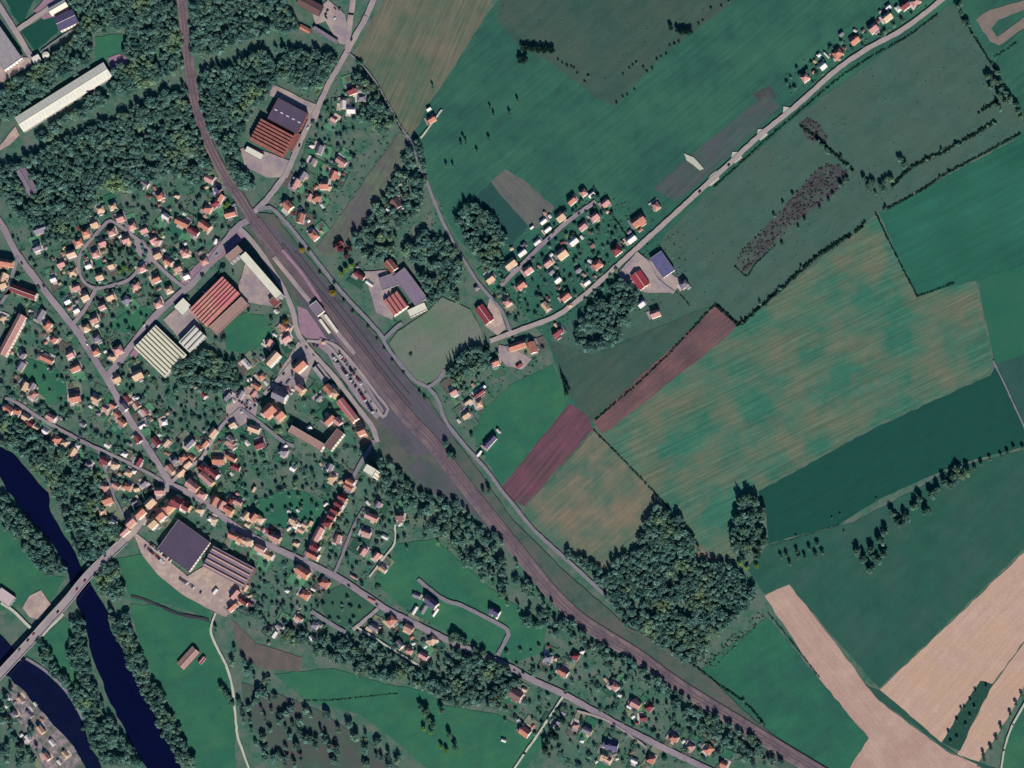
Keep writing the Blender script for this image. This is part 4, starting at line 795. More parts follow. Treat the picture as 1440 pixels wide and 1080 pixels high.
# ------------------------------------------------------------------ cars
CARC = [('white', (215,215,215)), ('black', (24,24,28)), ('silver', (150,152,158)), ('red', (140,30,34)), ('dark blue', (28,40,80)), ('grey', (84,86,92))]
CARM = [mat('car_paint_'+n.replace(' ', '_'), c, c, 1, rough=.3, spec=.6) for n, c in CARC]
m_tyre = mat('tyre', (22,22,24), (18,18,20), 1)
CAR_ME = []
for m in CARM:
    b = MB(); prof = [(-2.1,.35),(-2.15,.75),(-1.95,1.0),(-1.2,1.05),(-.7,1.45),(.75,1.45),(1.35,.98),(2.05,.85),(2.15,.4)]
    n = len(prof)
    for s in (1, -1):
        pts = [(x, s*(.88 if z < 1.1 else .7), z) for x, z in prof]; b.face(pts if s < 0 else pts[::-1], 0)
    for i in range(n):
        a, c = prof[i], prof[(i+1) % n]; wa = .88 if a[1] < 1.1 else .7; wc = .88 if c[1] < 1.1 else .7
        b.face([(a[0], -wa, a[1]), (c[0], -wc, c[1]), (c[0], wc, c[1]), (a[0], wa, a[1])], 1 if i in (3, 5) else 0)
    for s in (1, -1): b.face([(-1.1,s*.86,1.04),(1.25,s*.86,1.0),(.72,s*.74,1.4),(-.68,s*.74,1.4)][::-s], 1)
    for x in (-1.3, 1.3):
        for s in (-1, 1):
            i0 = len(b.V)
            for k in range(10): a = 2*pi*k/10; b.V += [(x+.32*cos(a), s*.7, .32+.32*sin(a)), (x+.32*cos(a), s*.92, .32+.32*sin(a))]
            for k in range(10): j = (k+1) % 10; b.F.append((i0+2*k, i0+2*j, i0+2*j+1, i0+2*k+1)); b.M.append(2)
            b.F.append(tuple(i0+2*k+1 for k in range(10))[::s]); b.M.append(2)
    CAR_ME.append(b.mesh('car', [m, m_glass, m_tyre]))
CARS = []
def car(x, y, ang, z=0.0, where='', group=''):
    k = RND.choice((0, 1, 1, 2, 3, 4, 4, 5, 5, 0)); o = obj('parked_car', CAR_ME[k], None, P(x, y, z), radians(ang))
    CARS.append((o, x, y, CARC[k][0], where, group))
def car_row(p0, p1, n, ang, z, where, group, skip=.2):
    for i in range(n):
        if RND.random() < skip: continue
        t = (i+.5)/n; car(p0[0]+(p1[0]-p0[0])*t+RND.uniform(-.3,.3), p0[1]+(p1[1]-p0[1])*t+RND.uniform(-.3,.3), ang+RND.uniform(-3, 3), z, where, group)
ST, FC = 'in the station car park', 'in the sandy yard below the dark factory'
car_row((468,500),(502,546),17,38,2.3,ST,'cars in the station car park',.3)
car_row((478,499),(512,545),17,38,2.3,ST,'cars in the station car park',.3)
car_row((505,550),(526,582),10,38,2.3,ST,'cars in the station car park',.3)
car_row((204,768),(236,796),15,55,1.36,FC,'cars in the factory yard',.15)
car_row((212,765),(242,790),14,55,1.36,FC,'cars in the factory yard',.15)
car_row((250,812),(284,834),14,60,1.36,FC,'cars in the factory yard',.25)
car_row((272,428),(312,386),14,-45,1.36,'along the orange factory wall','cars along the factory wall',.3)
for x, y, a in ((122,818,50),(111,830,230),(50,893,50),(42,902,230),(150,783,48),(30,915,52),(84,862,50)):
    o = obj('moving_car', CAR_ME[RND.choice((1,3,4,5))], None, P(x, y, 7.02 if x < 140 else 6.1), radians(a)); CARS.append((o, x, y, None, 'on the long road bridge', 'cars on the bridge'))
for i in range(34):
    nm, pts, wd = RND.choice([r for r in ROAD_LINES if r[0] in ('high_street','avenue','crossing_road','station_road','east_road','back_lane','estate_road','north_road')])
    q = smooth_line(pts, 5); k = RND.randrange(2, len(q)-2)
    if not (0 < q[k][0] < 1440 and 0 < q[k][1] < 1080): continue
    a = math.degrees(math.atan2(-(q[k+1][1]-q[k][1]), q[k+1][0]-q[k][0])); s = RND.choice((-1, 1)); x, y = offset(q[k-1:k+2], s*wd*.25)[1]
    car(x, y, a+(180 if s < 0 else 0), 2.2, 'on the '+nm.replace('_', ' '), 'cars on the roads')
# low fuel-coloured spots in court yards
for ox, oy, n in ((350,570,16),(398,545,14),(440,480,10),(300,845,8),(345,845,4),(470,20,6)):
    for i in range(n):
        x, y = ox+RND.uniform(-13, 13), oy+RND.uniform(-11, 11)
        if blocked(x, y) and n < 12: continue
        car(x, y, RND.choice((40, -50)), 1.36, {350:'in the court north of the back lane',398:'around the tall blocks by the station square',440:'on the station square',300:'in the factory yard corner',345:'behind the ridged factory',470:'on the works drive up north'}[ox], 'cars in the yards')
big_used = {}

# ------------------------------------------------------------------ vegetation
m_leaf = foliage_mat('broadleaf_foliage', (58, 92, 88), (98, 130, 116), (116, 138, 100), .35)
m_leaf2 = foliage_mat('garden_foliage', (56, 90, 80), (98, 130, 108), (112, 130, 98), .35)
m_con = foliage_mat('conifer_foliage', (22, 42, 42), (36, 58, 48), (44, 64, 48), .1)
m_gold = foliage_mat('autumn_foliage', (140, 118, 48), (170, 150, 62), (150, 140, 66), .3)
m_lime = foliage_mat('bright_foliage', (84, 118, 62), (110, 146, 74), (120, 150, 80), .3)
m_bark = mat('bark', (82, 72, 66), (64, 56, 54), 1.5)
m_red = foliage_mat('copper_foliage', (76, 50, 60), (100, 66, 74), (90, 60, 60), .2)
def leaf_quads(nq, size, seed, shape='round'):
    r = np.random.RandomState(seed)
    if shape == 'round':
        lobes = r.normal(size=(9, 3)); lobes /= np.linalg.norm(lobes, axis=1)[:, None]; lobes[:, 2] = np.abs(lobes[:, 2])*.8
        lr = r.uniform(.38, .58, 9); c = lobes*.52; idx = r.randint(0, 9, nq)
        d = r.normal(size=(nq, 3)); d /= np.linalg.norm(d, axis=1)[:, None]
        p = c[idx]+d*lr[idx][:, None]*r.uniform(.75, 1.05, nq)[:, None]; p[:, 2] *= .85
    else:
        z = r.uniform(0, 1, nq)**1.4; a = r.uniform(0, 2*pi, nq); rr = (1-z)*r.uniform(.7, 1.05, nq)*(.8+.2*np.sin(z*26))
        p = np.stack([rr*np.cos(a), rr*np.sin(a), z*3.0-1.0], 1); d = np.stack([np.cos(a), np.sin(a), np.full(nq, .6)], 1)
    nrm = d*.7+r.normal(size=(nq, 3))*.5; nrm[:, 2] = np.abs(nrm[:, 2])*.8+(.6 if shape == 'round' else .35); nrm /= np.linalg.norm(nrm, axis=1)[:, None]
    u = np.cross(nrm, r.normal(size=(nq, 3))); u /= np.linalg.norm(u, axis=1)[:, None]; v = np.cross(nrm, u)
    s = size*r.uniform(.6, 1.3, nq)[:, None]; k = r.uniform(.6, 1.0, nq)[:, None]
    return np.stack([p-u*s-v*s*k, p+u*s-v*s*k*.6, p+u*s*.8+v*s*k, p-u*s*.7+v*s*k*.8], 1)     # nq,4,3
CROWNS = [leaf_quads(230, .17, 100+i) for i in range(6)]
SMALLC = [leaf_quads(170, .17, 200+i) for i in range(8)]
CONES = [leaf_quads(200, .17, 300+i, 'cone') for i in range(4)]
TINY = [leaf_quads(34, .3, 400+i) for i in range(5)]
CM = {}
def crown_mesh(kind, i, m):
    k = (kind, i, m.name)
    if k not in CM:
        src = CROWNS if kind == 'round' else CONES
        CM[k] = quads_mesh('crown', src[i % len(src)].reshape(-1, 3), [m])
    return CM[k]
def trunk_mesh():
    if 'tk' not in MC:
        b = MB(); b.cyl(0, 0, .05, 0, .55, 8, r1=.035); b.cyl(0, 0, .035, .55, 1.1, 8, r1=.012)
        for k in range(4):
            a = k*1.6+.3; dx, dy = cos(a), sin(a); i = len(b.V); z0, z1 = .5+.05*k, .85+.05*k
            for (x, y, z, r) in ((0, 0, z0, .018), (dx*.3, dy*.3, z1, .006)):
                b.V += [(x-dy*r, y+dx*r, z), (x+dy*r, y-dx*r, z), (x, y, z+r*1.5)]
            for q in range(3): b.F.append((i+q, i+(q+1) % 3, i+3+(q+1) % 3, i+3+q)); b.M.append(0)
        MC['tk'] = b.mesh('trunk', [m_bark])
    return MC['tk']
TREES = []; MASS = []; BUSH = []
def tree(x, y, r=4.0, kind='round', m=None, where='', what='green tree', group=None, base=False, h=None):
    """x, y: where the crown shows on the map"""
    h = h or (r*1.9 if kind == 'round' else r*3.6)
    if not base: x += h*.6*LEAN; y += h*.6*LEAN
    rz = RND.uniform(0, 6.28); m = m or (m_leaf2 if kind == 'round' else m_con)
    nm = {'round': 'broadleaf_tree', 'cone': 'conifer'}[kind]
    root = empty(nm, P(x, y, 0), rz); root['category'] = 'tree'
    c = obj('crown', crown_mesh(kind, RND.randrange(6), m), root)
    if kind == 'round': c.scale = (r, r*RND.uniform(.85, 1.1), h*.5); c.location = (0, 0, h*.55)
    else: c.scale = (r, r, h/3.2); c.location = (0, 0, h*.36)
    t = obj('trunk', trunk_mesh(), root); t.scale = (h*.6, h*.6, h*.62)
    TREES.append((root, x, y, what, where, group)); return root
def mass_tree(x, y, r, h, ci=0):
    MASS.append((x, y, r, h, ci))
def bush(x, y, r, h): BUSH.append((x, y, r, h))
def scatter(poly, step, fn, avoid=True, p=1.0, jit=.45, open_ok=True):
    M = poly_mask(poly) & ~BLOCK
    if not open_ok: M &= ~NO_TREES
    xs = [q[0] for q in poly]; ys = [q[1] for q in poly]
    y = min(ys)
    while y < max(ys):
        x = min(xs)
        while x < max(xs):
            a, b = x+RND.uniform(-jit, jit)*step, y+RND.uniform(-jit, jit)*step
            if 0 <= a < MW and 0 <= b < MH and M[int(b), int(a)] and RND.random() < p: fn(a, b)
            x += step
        y += step*.9

# individual trees standing in fields and along field edges ---------------------------------
def tl(ox, oy, zm, s, where, what, r=3.2, kind='round', m=None, group=None, h=None):
    for it in s.split():
        f = it.split(','); rr = float(f[2]) if len(f) > 2 else r
        tree(ox+float(f[0])/zm, oy+float(f[1])/zm, rr*RND.uniform(.9, 1.1), kind, m, where, what, group or 'trees '+where, h=h)
tl(720, 0, 4, "60,275 78,280 95,270 112,284 130,275 148,288 165,278 182,290 200,280 218,292 232,285 45,330 62,345 80,335 40,352", 'in the dark clump on the rough meadow corner', 'dark tree', 3.8, 'round', m_con, h=9)
tl(720, 0, 4, "890,160 930,172 950,185 968,178 988,188 1008,180", 'at the bend of the rough meadow hedge', 'dark tree', 3.8, 'round', m_con, h=9)
tl(720, 0, 4, "890,262 915,255 940,240 870,310 840,325 815,340 790,392 760,410 740,385 700,358 680,372 660,390 625,425 590,582 625,552 650,540 690,510 1050,140 1075,122 1120,50 1180,42 1220,14 260,342 285,362 310,375 335,380 350,388 370,420 410,466 430,432", 'along the rough meadow edge', 'low dark shrub-like tree', 1.9)
tl(600, 120, 7.2, "680,310 640,240 400,590 370,540 350,600 510,680 630,550 200,820 270,825 920,165 840,290 60,25", 'loose in the green meadow east of field lane', 'lone dark tree', 2.2, h=8)
tl(1000, 600, 3.27, "670,575 700,605 735,565 770,520 725,655 760,612 790,590 745,600 800,485 830,405 850,435 890,415 870,455 940,365 955,335 985,385 1005,315 1040,292 1070,255 1100,272 1130,200 1150,225 1180,205 1110,235", 'in the diagonal tree line above the wide meadow', 'dark full-crowned tree', 5, h=13)
tl(1000, 600, 3.27, "1210,192 1240,172 1280,152 1330,137 1360,122 1390,100 1430,100", 'at the thin end of the diagonal tree line', 'small dark tree', 3, h=7)
tl(1000, 600, 3.27, "320,602 345,590 362,630 392,572 402,602 430,600 452,562 488,542 512,582 480,592", 'in the copse east of the tall narrow wood', 'small pale-trunked tree', 3.2, h=8)
tl(1000, 600, 3.27, "556,420 592,402 610,482 390,502 760,332", 'dotted along the edge of the dark green field', 'tiny bush-like tree', 1.6, h=3)
tl(1080, 0, 4, "1065,45 1080,75 1100,130 1125,140 1240,430 1265,455 1290,470 1250,490 1310,500 1335,530 1360,560 1385,590 1300,540 1330,575 1400,630 1290,600 1420,660 1280,410", 'along the ditch on the north-east meadow boundary', 'dark tree', 4.4, h=11)
tl(1080, 0, 4, "750,900 770,930 300,820 325,840 445,1020 410,1045 540,1010 560,1040 590,1035 630,1050 650,1030 690,1010", 'at the hedge junction near the heath strip', 'dark tree', 3.6, h=9)
tl(1000, 270, 3.27, "330,55 375,15 290,110 540,40 560,15 500,75 430,130 400,165 325,240 755,10", 'around the brown heath strip', 'small dark tree', 2.6, h=6)
tl(1000, 750, 3.27, "1330,890 1285,985 1255,1040 1400,785 1428,745 1310,945 1375,830 1250,1015", 'beside the track in the south-east corner', 'round dark tree', 3.2, h=7)
tl(1000, 750, 3.27, "1265,705 1215,725 1190,770 1150,810 1165,805 1130,860 1092,915 1190,840 1170,880 1130,940 1210,800 1100,960", 'on the grass spit inside the bare field', 'small round tree', 2.4, h=5)
tl(620, 420, 4, "78,345 96,335 112,325 130,310 150,298 170,295 190,290 210,280 228,272 260,265 60,365 45,385", 'in the conifer row south-east of the football pitch', 'dark pointed conifer', 3.2, 'cone', h=12)
tl(0, 0, 1, "1040,705 1052,700 1062,706 1072,722 1038,728 1056,724 1044,745 1066,745 1074,762 1036,765 1052,768 1064,782 1044,786", 'in the tall narrow wood beside the crop field', 'tall dark broadleaf tree', 6.2, h=17)
tl(0, 0, 1, "1050,798 1064,796 1040,792", 'at the foot of the tall narrow wood', 'bright lime-green bush tree', 4, m=m_lime, h=6)
tl(0, 0, 1, "912,745 922,728 935,722 944,732 930,745 950,748 962,762 915,760 940,762", 'in the clump atop the big south wood', 'dark reddish tree', 5, h=13)
tl(0, 0, 1, "425,352 468,412 700,978 693,985 402,452", 'by a roadside', 'golden autumn tree', 4.5, m=m_gold, h=8)
tl(0, 0, 1, "596,1024 607,1030 620,1050 628,1056 545,948", 'in the valley meadow', 'yellow-green tree', 3.6, m=m_lime, h=8)
tl(0, 0, 1, "175,376 183,380 168,382 321,286 318,290", 'between the houses', 'bright lime-green tree', 3.5, m=m_lime, h=6)
tl(0, 0, 1, "152,347 158,352 163,346 169,352 174,347 180,353 156,358 168,359 186,357 177,342", 'on the green inside the ring road', 'dark violet-green tree', 3.0, m=m_con, h=7)
tl(0, 0, 1, "480,352 487,360 476,345 492,350", 'north-east of the trackside road', 'copper-coloured tree', 5, m=m_red, h=10)
tl(0, 0, 1, "486,380 495,374 480,386", 'by the school garden', 'yellow-green tree', 4.5, m=m_lime, h=8)
tl(0, 0, 1, "640,893 635,900 648,900", 'beside the high street bend', 'very dark round tree', 6, h=11)
tl(0, 0, 1, "668,914 680,918 672,924 690,930 702,936 712,940 655,905", 'in the dark row along the high street', 'dark round tree', 5.5, h=10)
tl(0, 0, 1, "592,995 596,1003 603,1012 610,1020 600,1000 622,1000 632,1035 640,1050", 'in the dark line crossing the valley meadow', 'dark full tree', 4.6, h=12)
tl(0, 0, 1, "317,972 322,980 326,990 312,966", 'beside the white farm track', 'pale round tree', 5, h=9)
tl(0, 0, 1, "790,1012 782,1022 775,1032 768,1042 780,1035 765,1052", 'in the clump by the meadow track', 'dark pointed conifer', 5, 'cone', h=14)
tl(0, 0, 1, "478,495 486,508 500,520 494,528 508,540 514,552 522,565 530,578 484,520 470,508", 'planted in the station car park', 'small round tree', 1.8, h=4)
tl(0, 0, 1, "793,538 798,545 795,552 790,530", 'at the corner of the small pasture', 'slim dark tree', 3.4, 'cone', h=12)
tl(0, 0, 1, "578,500 568,525 552,508 541,492 530,478 518,460 496,440 484,424 450,385 470,398 434,352 590,552 597,560", 'along the trackside road', 'small roadside tree', 2.6, h=5)
N_LIST = len(TREES)
for t in list(TREES):
    if 'diagonal tree line above' in t[4] or 'little copse' in t[4] or 'clump atop' in t[4] or 'ditch on the north' in t[4] or 'hedge junction' in t[4]:
        q = 3 if 'diagonal' in t[4] else 1
        for _ in range(q): mass_tree(t[1]+RND.uniform(-5, 5), t[2]+RND.uniform(-5, 5), RND.uniform(2.6, 4.6), RND.uniform(6, 10))

# the densest stands --------------------------------------------------------------------
WOODS = [
 [(0,128),(45,98),(70,85),(110,50),(118,25),(95,0),(250,-5),(262,98),(185,135),(165,140),(160,100),(180,88),(178,45),(130,48),(130,88),(85,118),(20,165),(0,178)],
 [(50,196),(160,118),(215,100),(258,98),(200,120),(120,165),(60,205)],
 [(0,240),(45,222),(90,200),(180,160),(262,116),(275,150),(290,200),(300,240),(285,262),(230,250),(200,268),(150,272),(125,300),(95,340),(60,345),(40,320),(15,290),(0,275)],
 [(270,-5),(400,-5),(412,25),(425,42),(405,46),(370,54),(330,66),(276,88),(268,40)],
 [(280,106),(330,88),(370,76),(410,70),(445,74),(478,80),(470,100),(450,128),(425,130),(400,110),(385,125),(350,170),(336,205),(345,245),(365,262),(340,268),(320,235),(300,195),(285,150)],
 [(868,785),(905,776),(935,784),(990,792),(1030,796),(1060,826),(1064,845),(1020,885),(985,935),(960,930),(920,905),(880,875),(855,845),(835,815),(855,812)],
 [(790,778),(800,776),(865,812),(860,825),(820,800)],
 [(848,412),(885,385),(902,402),(892,440),(868,484),(832,498),(806,482),(818,450)],
 [(570,352),(600,328),(640,345),(662,385),(640,400),(600,380),(578,372)],
 [(642,305),(660,285),(690,300),(718,338),(700,350),(715,378),(690,385),(660,345)],
 [(0,575),(60,612),(130,650),(150,690),(162,730),(185,755),(165,772),(120,800),(95,745),(75,690),(30,640),(0,625)],
 [(0,690),(30,722),(50,744),(75,772),(95,810),(62,806),(20,755),(0,735)],
 [(104,872),(120,868),(128,950),(150,1000),(170,1030),(205,1080),(146,1080),(122,1030),(100,975),(112,970),(96,920)],
 [(152,850),(182,868),(192,912),(232,982),(262,1042),(278,1080),(255,1080),(235,1040),(200,970),(165,900)],
 [(130,810),(160,790),(185,838),(150,845)],
 [(55,900),(62,905),(115,985),(112,990),(60,935)],
 [(590,692),(640,706),(700,755),(760,838),(830,885),(880,922),(868,935),(800,900),(745,882),(690,830),(640,790),(600,745)],
 [(345,858),(400,885),(440,892),(490,900),(540,895),(600,942),(650,915),(720,945),(738,960),(705,1000),(640,992),(590,968),(510,950),(470,930),(430,915),(380,890)],
 [(300,880),(340,925),(370,945),(400,985),(450,992),(520,1035),(590,1080),(380,1080),(350,1030),(338,1000),(325,940)],
 [(545,225),(590,200),(605,245),(590,300),(560,330),(530,300)],
 [(500,300),(560,275),(570,320),(560,360),(520,370),(490,340),(478,345)],
 [(500,100),(520,118),(545,160),(560,185),(540,190),(505,170),(520,140),(495,120)],
 [(585,385),(640,400),(650,440),(620,410),(610,440),(595,400)],
 [(630,495),(655,482),(690,495),(690,520),(660,525),(640,545),(628,520)],
 [(868,922),(930,945),(1000,992),(1080,1050),(1110,1080),(1060,1080),(1000,1040),(940,990),(880,945)],
 [(600,612),(625,600),(640,640),(700,700),(690,705),(640,655),(610,630)],
 [(250,500),(290,495),(330,510),(345,540),(300,555),(260,545),(240,530)],
 [(530,640),(560,660),(600,700),(580,715),(545,700),(525,680)],
 [(430,90),(470,90),(455,120),(420,125),(400,105)],
 [(903,748),(925,713),(946,716),(966,745),(988,782),(900,786)],
 [(1031,742),(1043,698),(1062,697),(1077,740),(1073,780),(1050,786),(1031,774)],
 [(0,975),(18,972),(45,1010),(60,1080),(0,1080)],
]
for k, w_ in enumerate(WOODS):
    st = 5.9
    sparse = {10: .75, 16: .42, 17: .62, 18: .18, 19: .5, 20: .5, 24: .45, 25: .35, 27: .6, 31: .25}.get(k, .97)
    scatter(w_, st, lambda a, b: (math.sin(a*.11+1.3*math.sin(b*.07))+math.sin(b*.13+1.1*math.sin(a*.05+2)) > -1.35 or RND.random() < .3) and mass_tree(a, b, RND.choice((3, 3.6, 4.2, 5, 6.2))*RND.uniform(.85, 1.15), RND.uniform(8.5, 13.5), 0), p=sparse)
# trees among the houses: scattered singles; the first of them become trees of their own, smaller greenery is one mass
GARD = [
 ('in gardens of the ring-road estate', [(70,290),(300,270),(330,330),(262,400),(200,470),(120,480),(60,380)], 15),
 ('in gardens west of the avenue', [(0,420),(60,420),(150,560),(130,610),(0,560)], 17),
 ('in gardens between avenue and factories', [(110,480),(180,500),(250,540),(330,520),(320,580),(240,660),(180,570)], 13),
 ('in gardens along the riverside lane', [(40,560),(180,620),(230,660),(190,720),(140,680),(100,640)], 14),
 ('in gardens between high street and station', [(330,640),(420,640),(500,640),(440,740),(350,720),(290,680)], 14),
 ('in gardens beside the row-house street', [(470,720),(540,640),(600,720),(580,770),(520,790),(460,800)], 14),
 ('in gardens south of the high street', [(370,790),(440,810),(520,860),(600,920),(560,930),(440,900),(350,860)], 13),
 ('in gardens north of the lower high street', [(720,900),(860,920),(1060,1070),(960,1060),(830,990),(700,930)], 16),
 ('in gardens south of the lower high street', [(650,950),(760,960),(990,1080),(800,1080),(690,1000)], 16),
 ('in gardens of the eastern estate', [(690,400),(780,300),(840,270),(880,330),(880,390),(800,440),(710,460)], 13),
 ('in gardens beside the north road', [(440,130),(500,130),(500,230),(440,330),(400,290),(440,200)], 12),
 ('in gardens by the football pitch lane', [(630,530),(760,500),(780,470),(700,480),(650,650),(690,640)], 15),
 ('behind the roadside row in the meadows', [(1100,110),(1130,90),(1290,0),(1310,10),(1180,90),(1115,140)], 12),
]
cand = []
for wh, poly, st in GARD: scatter(poly, st, lambda a, b, wh=wh: cand.append((a, b, wh)), p=.9)
RND.shuffle(cand)
NT = max(0, 296-len([t for t in TREES if t[0].name.startswith('broadleaf')]))
for i, (a, b, wh) in enumerate(cand):
    r = RND.uniform(2.2, 3.8)
    if i < NT: tree(a, b, r, 'round', m_leaf2, wh, RND.choice(('dark green', 'mid-green'))+' garden tree', 'trees '+wh, base=True)
    else: mass_tree(a, b, r, r*1.8)
VILLAGE = [(0,300),(110,280),(300,250),(340,320),(400,440),(520,620),(600,720),(690,840),(880,930),(1060,1080),(780,1080),(640,960),(500,920),(380,900),(330,870),(200,740),(130,650),(0,590)]
def clump(a, b):
    for _ in range(RND.choice((1, 2, 4, 6))): bush(a+RND.gauss(0, 2.4), b+RND.gauss(0, 2.4), RND.uniform(.7, 2.0), RND.uniform(.7, 2.2))
scatter(VILLAGE, 13, clump, p=.8, open_ok=False, jit=.6)
scatter(VILLAGE, 15, lambda a, b: mass_tree(a, b, RND.choice((1.8, 2.6, 3.6, 4.8)), RND.uniform(3.5, 7.5)), p=.42, open_ok=False, jit=.65)
for poly in ([(395,120),(500,90),(560,190),(470,350),(370,300),(430,180)], [(690,400),(840,265),(960,330),(970,400),(880,460),(700,470)], [(625,500),(760,490),(790,560),(690,660),(620,560)], [(1100,110),(1130,85),(1290,0),(1320,5),(1180,95),(1120,145)], [(480,300),(640,290),(660,400),(560,460),(470,380)]):
    scatter(poly, 8, lambda a, b: bush(a, b, RND.uniform(.8, 2.2), RND.uniform(.8, 2.2)), p=.6)
scatter(YARDS[0][1], 9, lambda a, b: bush(a, b, RND.uniform(.6, 1.8), RND.uniform(.8, 2.4)), p=.35)
for f in (8, 2, 7): scatter(FIELDS[f][1], 11, lambda a, b: bush(a, b, RND.uniform(.5, 1.3), RND.uniform(.5, 1.4)), p=.35)
HEATH = []
for f in FIELDS:
    if f[0].startswith('heath'): scatter(f[1], 4.6, lambda a, b: HEATH.append((a, b, RND.uniform(1, 2.6), RND.uniform(1, 2.8))), p=.75)
scatter([(985,935),(1072,855),(1078,868),(1000,945)], 5, lambda a, b: bush(a, b, RND.uniform(1, 2.4), RND.uniform(1, 3)), p=.8)
scatter([(20,222),(260,105),(262,118),(30,235)], 6, lambda a, b: bush(a, b, RND.uniform(.6, 1.6), RND.uniform(.6, 1.8)), p=.35)

# garden plots: lawn, beds, drive and terrace of each house, with hedges along the plot edges
PL = random.Random(21)
LAWNS = [m_lush, mat('mown_lawn', (86, 136, 100), (68, 118, 90), .12), mat('dry_lawn', (124, 128, 106), (98, 112, 92), .12), mat('dark_lawn', (44, 84, 68), (38, 74, 62), .15), mat('vegetable_bed', (100, 90, 86), (76, 80, 72), .25, stripe=(38, 1.6, .3)), mat('wild_lawn', (62, 96, 80), (82, 104, 86), .2, detail=8)]
PAVE = [m_paving, mat('pale_drive', (198, 188, 180), (160, 150, 150), .2), mat('tan_gravel', (200, 178, 156), (160, 142, 130), .2), mat('grey_terrace', (126, 124, 128), (112, 110, 116), .2)]
acc = {}
def put(kind, i, pts, z):
    V, F = acc.setdefault((kind, i), ([], [])); j = len(V)
    V += [P(a+PL.uniform(-.5, .5), b+PL.uniform(-.5, .5), z) for a, b in pts]; F.append((j+3, j+2, j+1, j))
def bushline(x0, y0, x1, y1, r, p):
    d = math.hypot(x1-x0, y1-y0); n = max(2, int(d/1.7))
    for i in range(n):
        if PL.random() > p: continue
        t = (i+.5)/n; a, b = x0+(x1-x0)*t+PL.uniform(-.5, .5), y0+(y1-y0)*t+PL.uniform(-.5, .5)
        if 0 < a < 1440 and 0 < b < 1080 and not blocked(a, b): bush(a, b, r*PL.uniform(.7, 1.4), r*PL.uniform(.8, 1.7))
kl = kp = 0
for (_, x, y, c, L, W) in HOUSES:
    if L*W < 50: continue
    ang = math.degrees(_.rotation_euler.z)+PL.uniform(-4, 4); a = radians(ang); vx, vy = sin(a), cos(a); ux, uy = cos(a), -sin(a)
    for sd_ in (-1, 1):
        if PL.random() < .25: continue
        dp = PL.uniform(12, 20); cx, cy = x+vx*sd_*(W/2+dp*.4), y+vy*sd_*(W/2+dp*.4); wd_ = L+PL.uniform(3, 8)
        pts = rect_pts(cx, cy, wd_, dp, ang)
        if NO_TREES[min(1079, max(0, int(cy))), min(1439, max(0, int(cx)))]: continue
        put('garden_lawn', PL.randrange(len(LAWNS)), pts, .67+.0007*kl); kl += 1
        if PL.random() < .45:
            q = PL.uniform(-.25, .25); put('garden_lawn', 4 if PL.random() < .5 else PL.randrange(len(LAWNS)), rect_pts(cx+ux*wd_*q+vx*sd_*dp*.2, cy+uy*wd_*q+vy*sd_*dp*.2, wd_*.4, dp*.35, ang), .67+.0007*kl); kl += 1
        for e in range(4):
            if PL.random() < .55: bushline(*pts[e], *pts[(e+1) % 4], PL.choice((.8, 1.1, 1.5)), PL.choice((.6, .9)))
        q = PL.uniform(-.4, .4); put('garden_paving', PL.randrange(len(PAVE)), rect_pts(x+vx*sd_*(W/2+2)+ux*L*q, y+vy*sd_*(W/2+2)+uy*L*q, PL.uniform(5, 12), PL.uniform(3.5, 7), ang), 1.40+.0004*kp); kp += 1
    if PL.random() < .7:
        s_ = PL.choice((-1, 1)); put('garden_paving', PL.randrange(len(PAVE)), rect_pts(x+ux*s_*(L/2+2.2), y+uy*s_*(L/2+2.2), 3.2, PL.uniform(8, 16), ang), 1.40+.0004*kp); kp += 1
for (kd, i), (V, F) in acc.items():
    o = obj(kd, mesh_from(kd, V, F, [(LAWNS if kd == 'garden_lawn' else PAVE)[i]])); o['kind'] = 'structure'

def mass(name, label, items, src, m, cat, lab_kind='stuff', trunks=True):
    if not items: return
    parts = []; tr = []; tones = []
    for (x, y, r, h, *_) in items:
        q = src[NR.randint(len(src))]; a = NR.uniform(0, 6.28); ca, sa = cos(a), sin(a)
        X = q[..., 0]*ca-q[..., 1]*sa; Y = q[..., 0]*sa+q[..., 1]*ca; cx, cy, _ = P(x, y)
        zc = h*.55 if trunks else h*.4
        tones.append(np.full(q.shape[0]*4, NR.rand()**1.6*1.3-.15))
        parts.append(np.stack([X*r+cx, Y*r+cy, q[..., 2]*h*.5+zc], -1))
        if trunks:
            w_ = .22; zt = h*.6
            tr.append(np.array([[[cx-w_,cy,0],[cx+w_,cy,0],[cx+w_*.4,cy,zt],[cx-w_*.4,cy,zt]],[[cx,cy-w_,0],[cx,cy+w_,0],[cx,cy+w_*.4,zt],[cx,cy-w_*.4,zt]]]))
    V = np.concatenate([p.reshape(-1, 3) for p in parts]); nq = len(V)//4; fm = np.zeros(nq, np.int32)
    if tr:
        T = np.concatenate([t.reshape(-1, 3) for t in tr]); V = np.concatenate([V, T]); fm = np.concatenate([fm, np.ones(len(T)//4, np.int32)])
    T_ = np.zeros(len(V), np.float32); tt = np.concatenate(tones); T_[:len(tt)] = tt
    me = quads_mesh(name, V, [m, m_bark], fm); me.attributes.new('tone', 'FLOAT', 'POINT').data.foreach_set('value', T_)
    o = obj(name, me); tag(o, label, cat, None, 'stuff'); return o
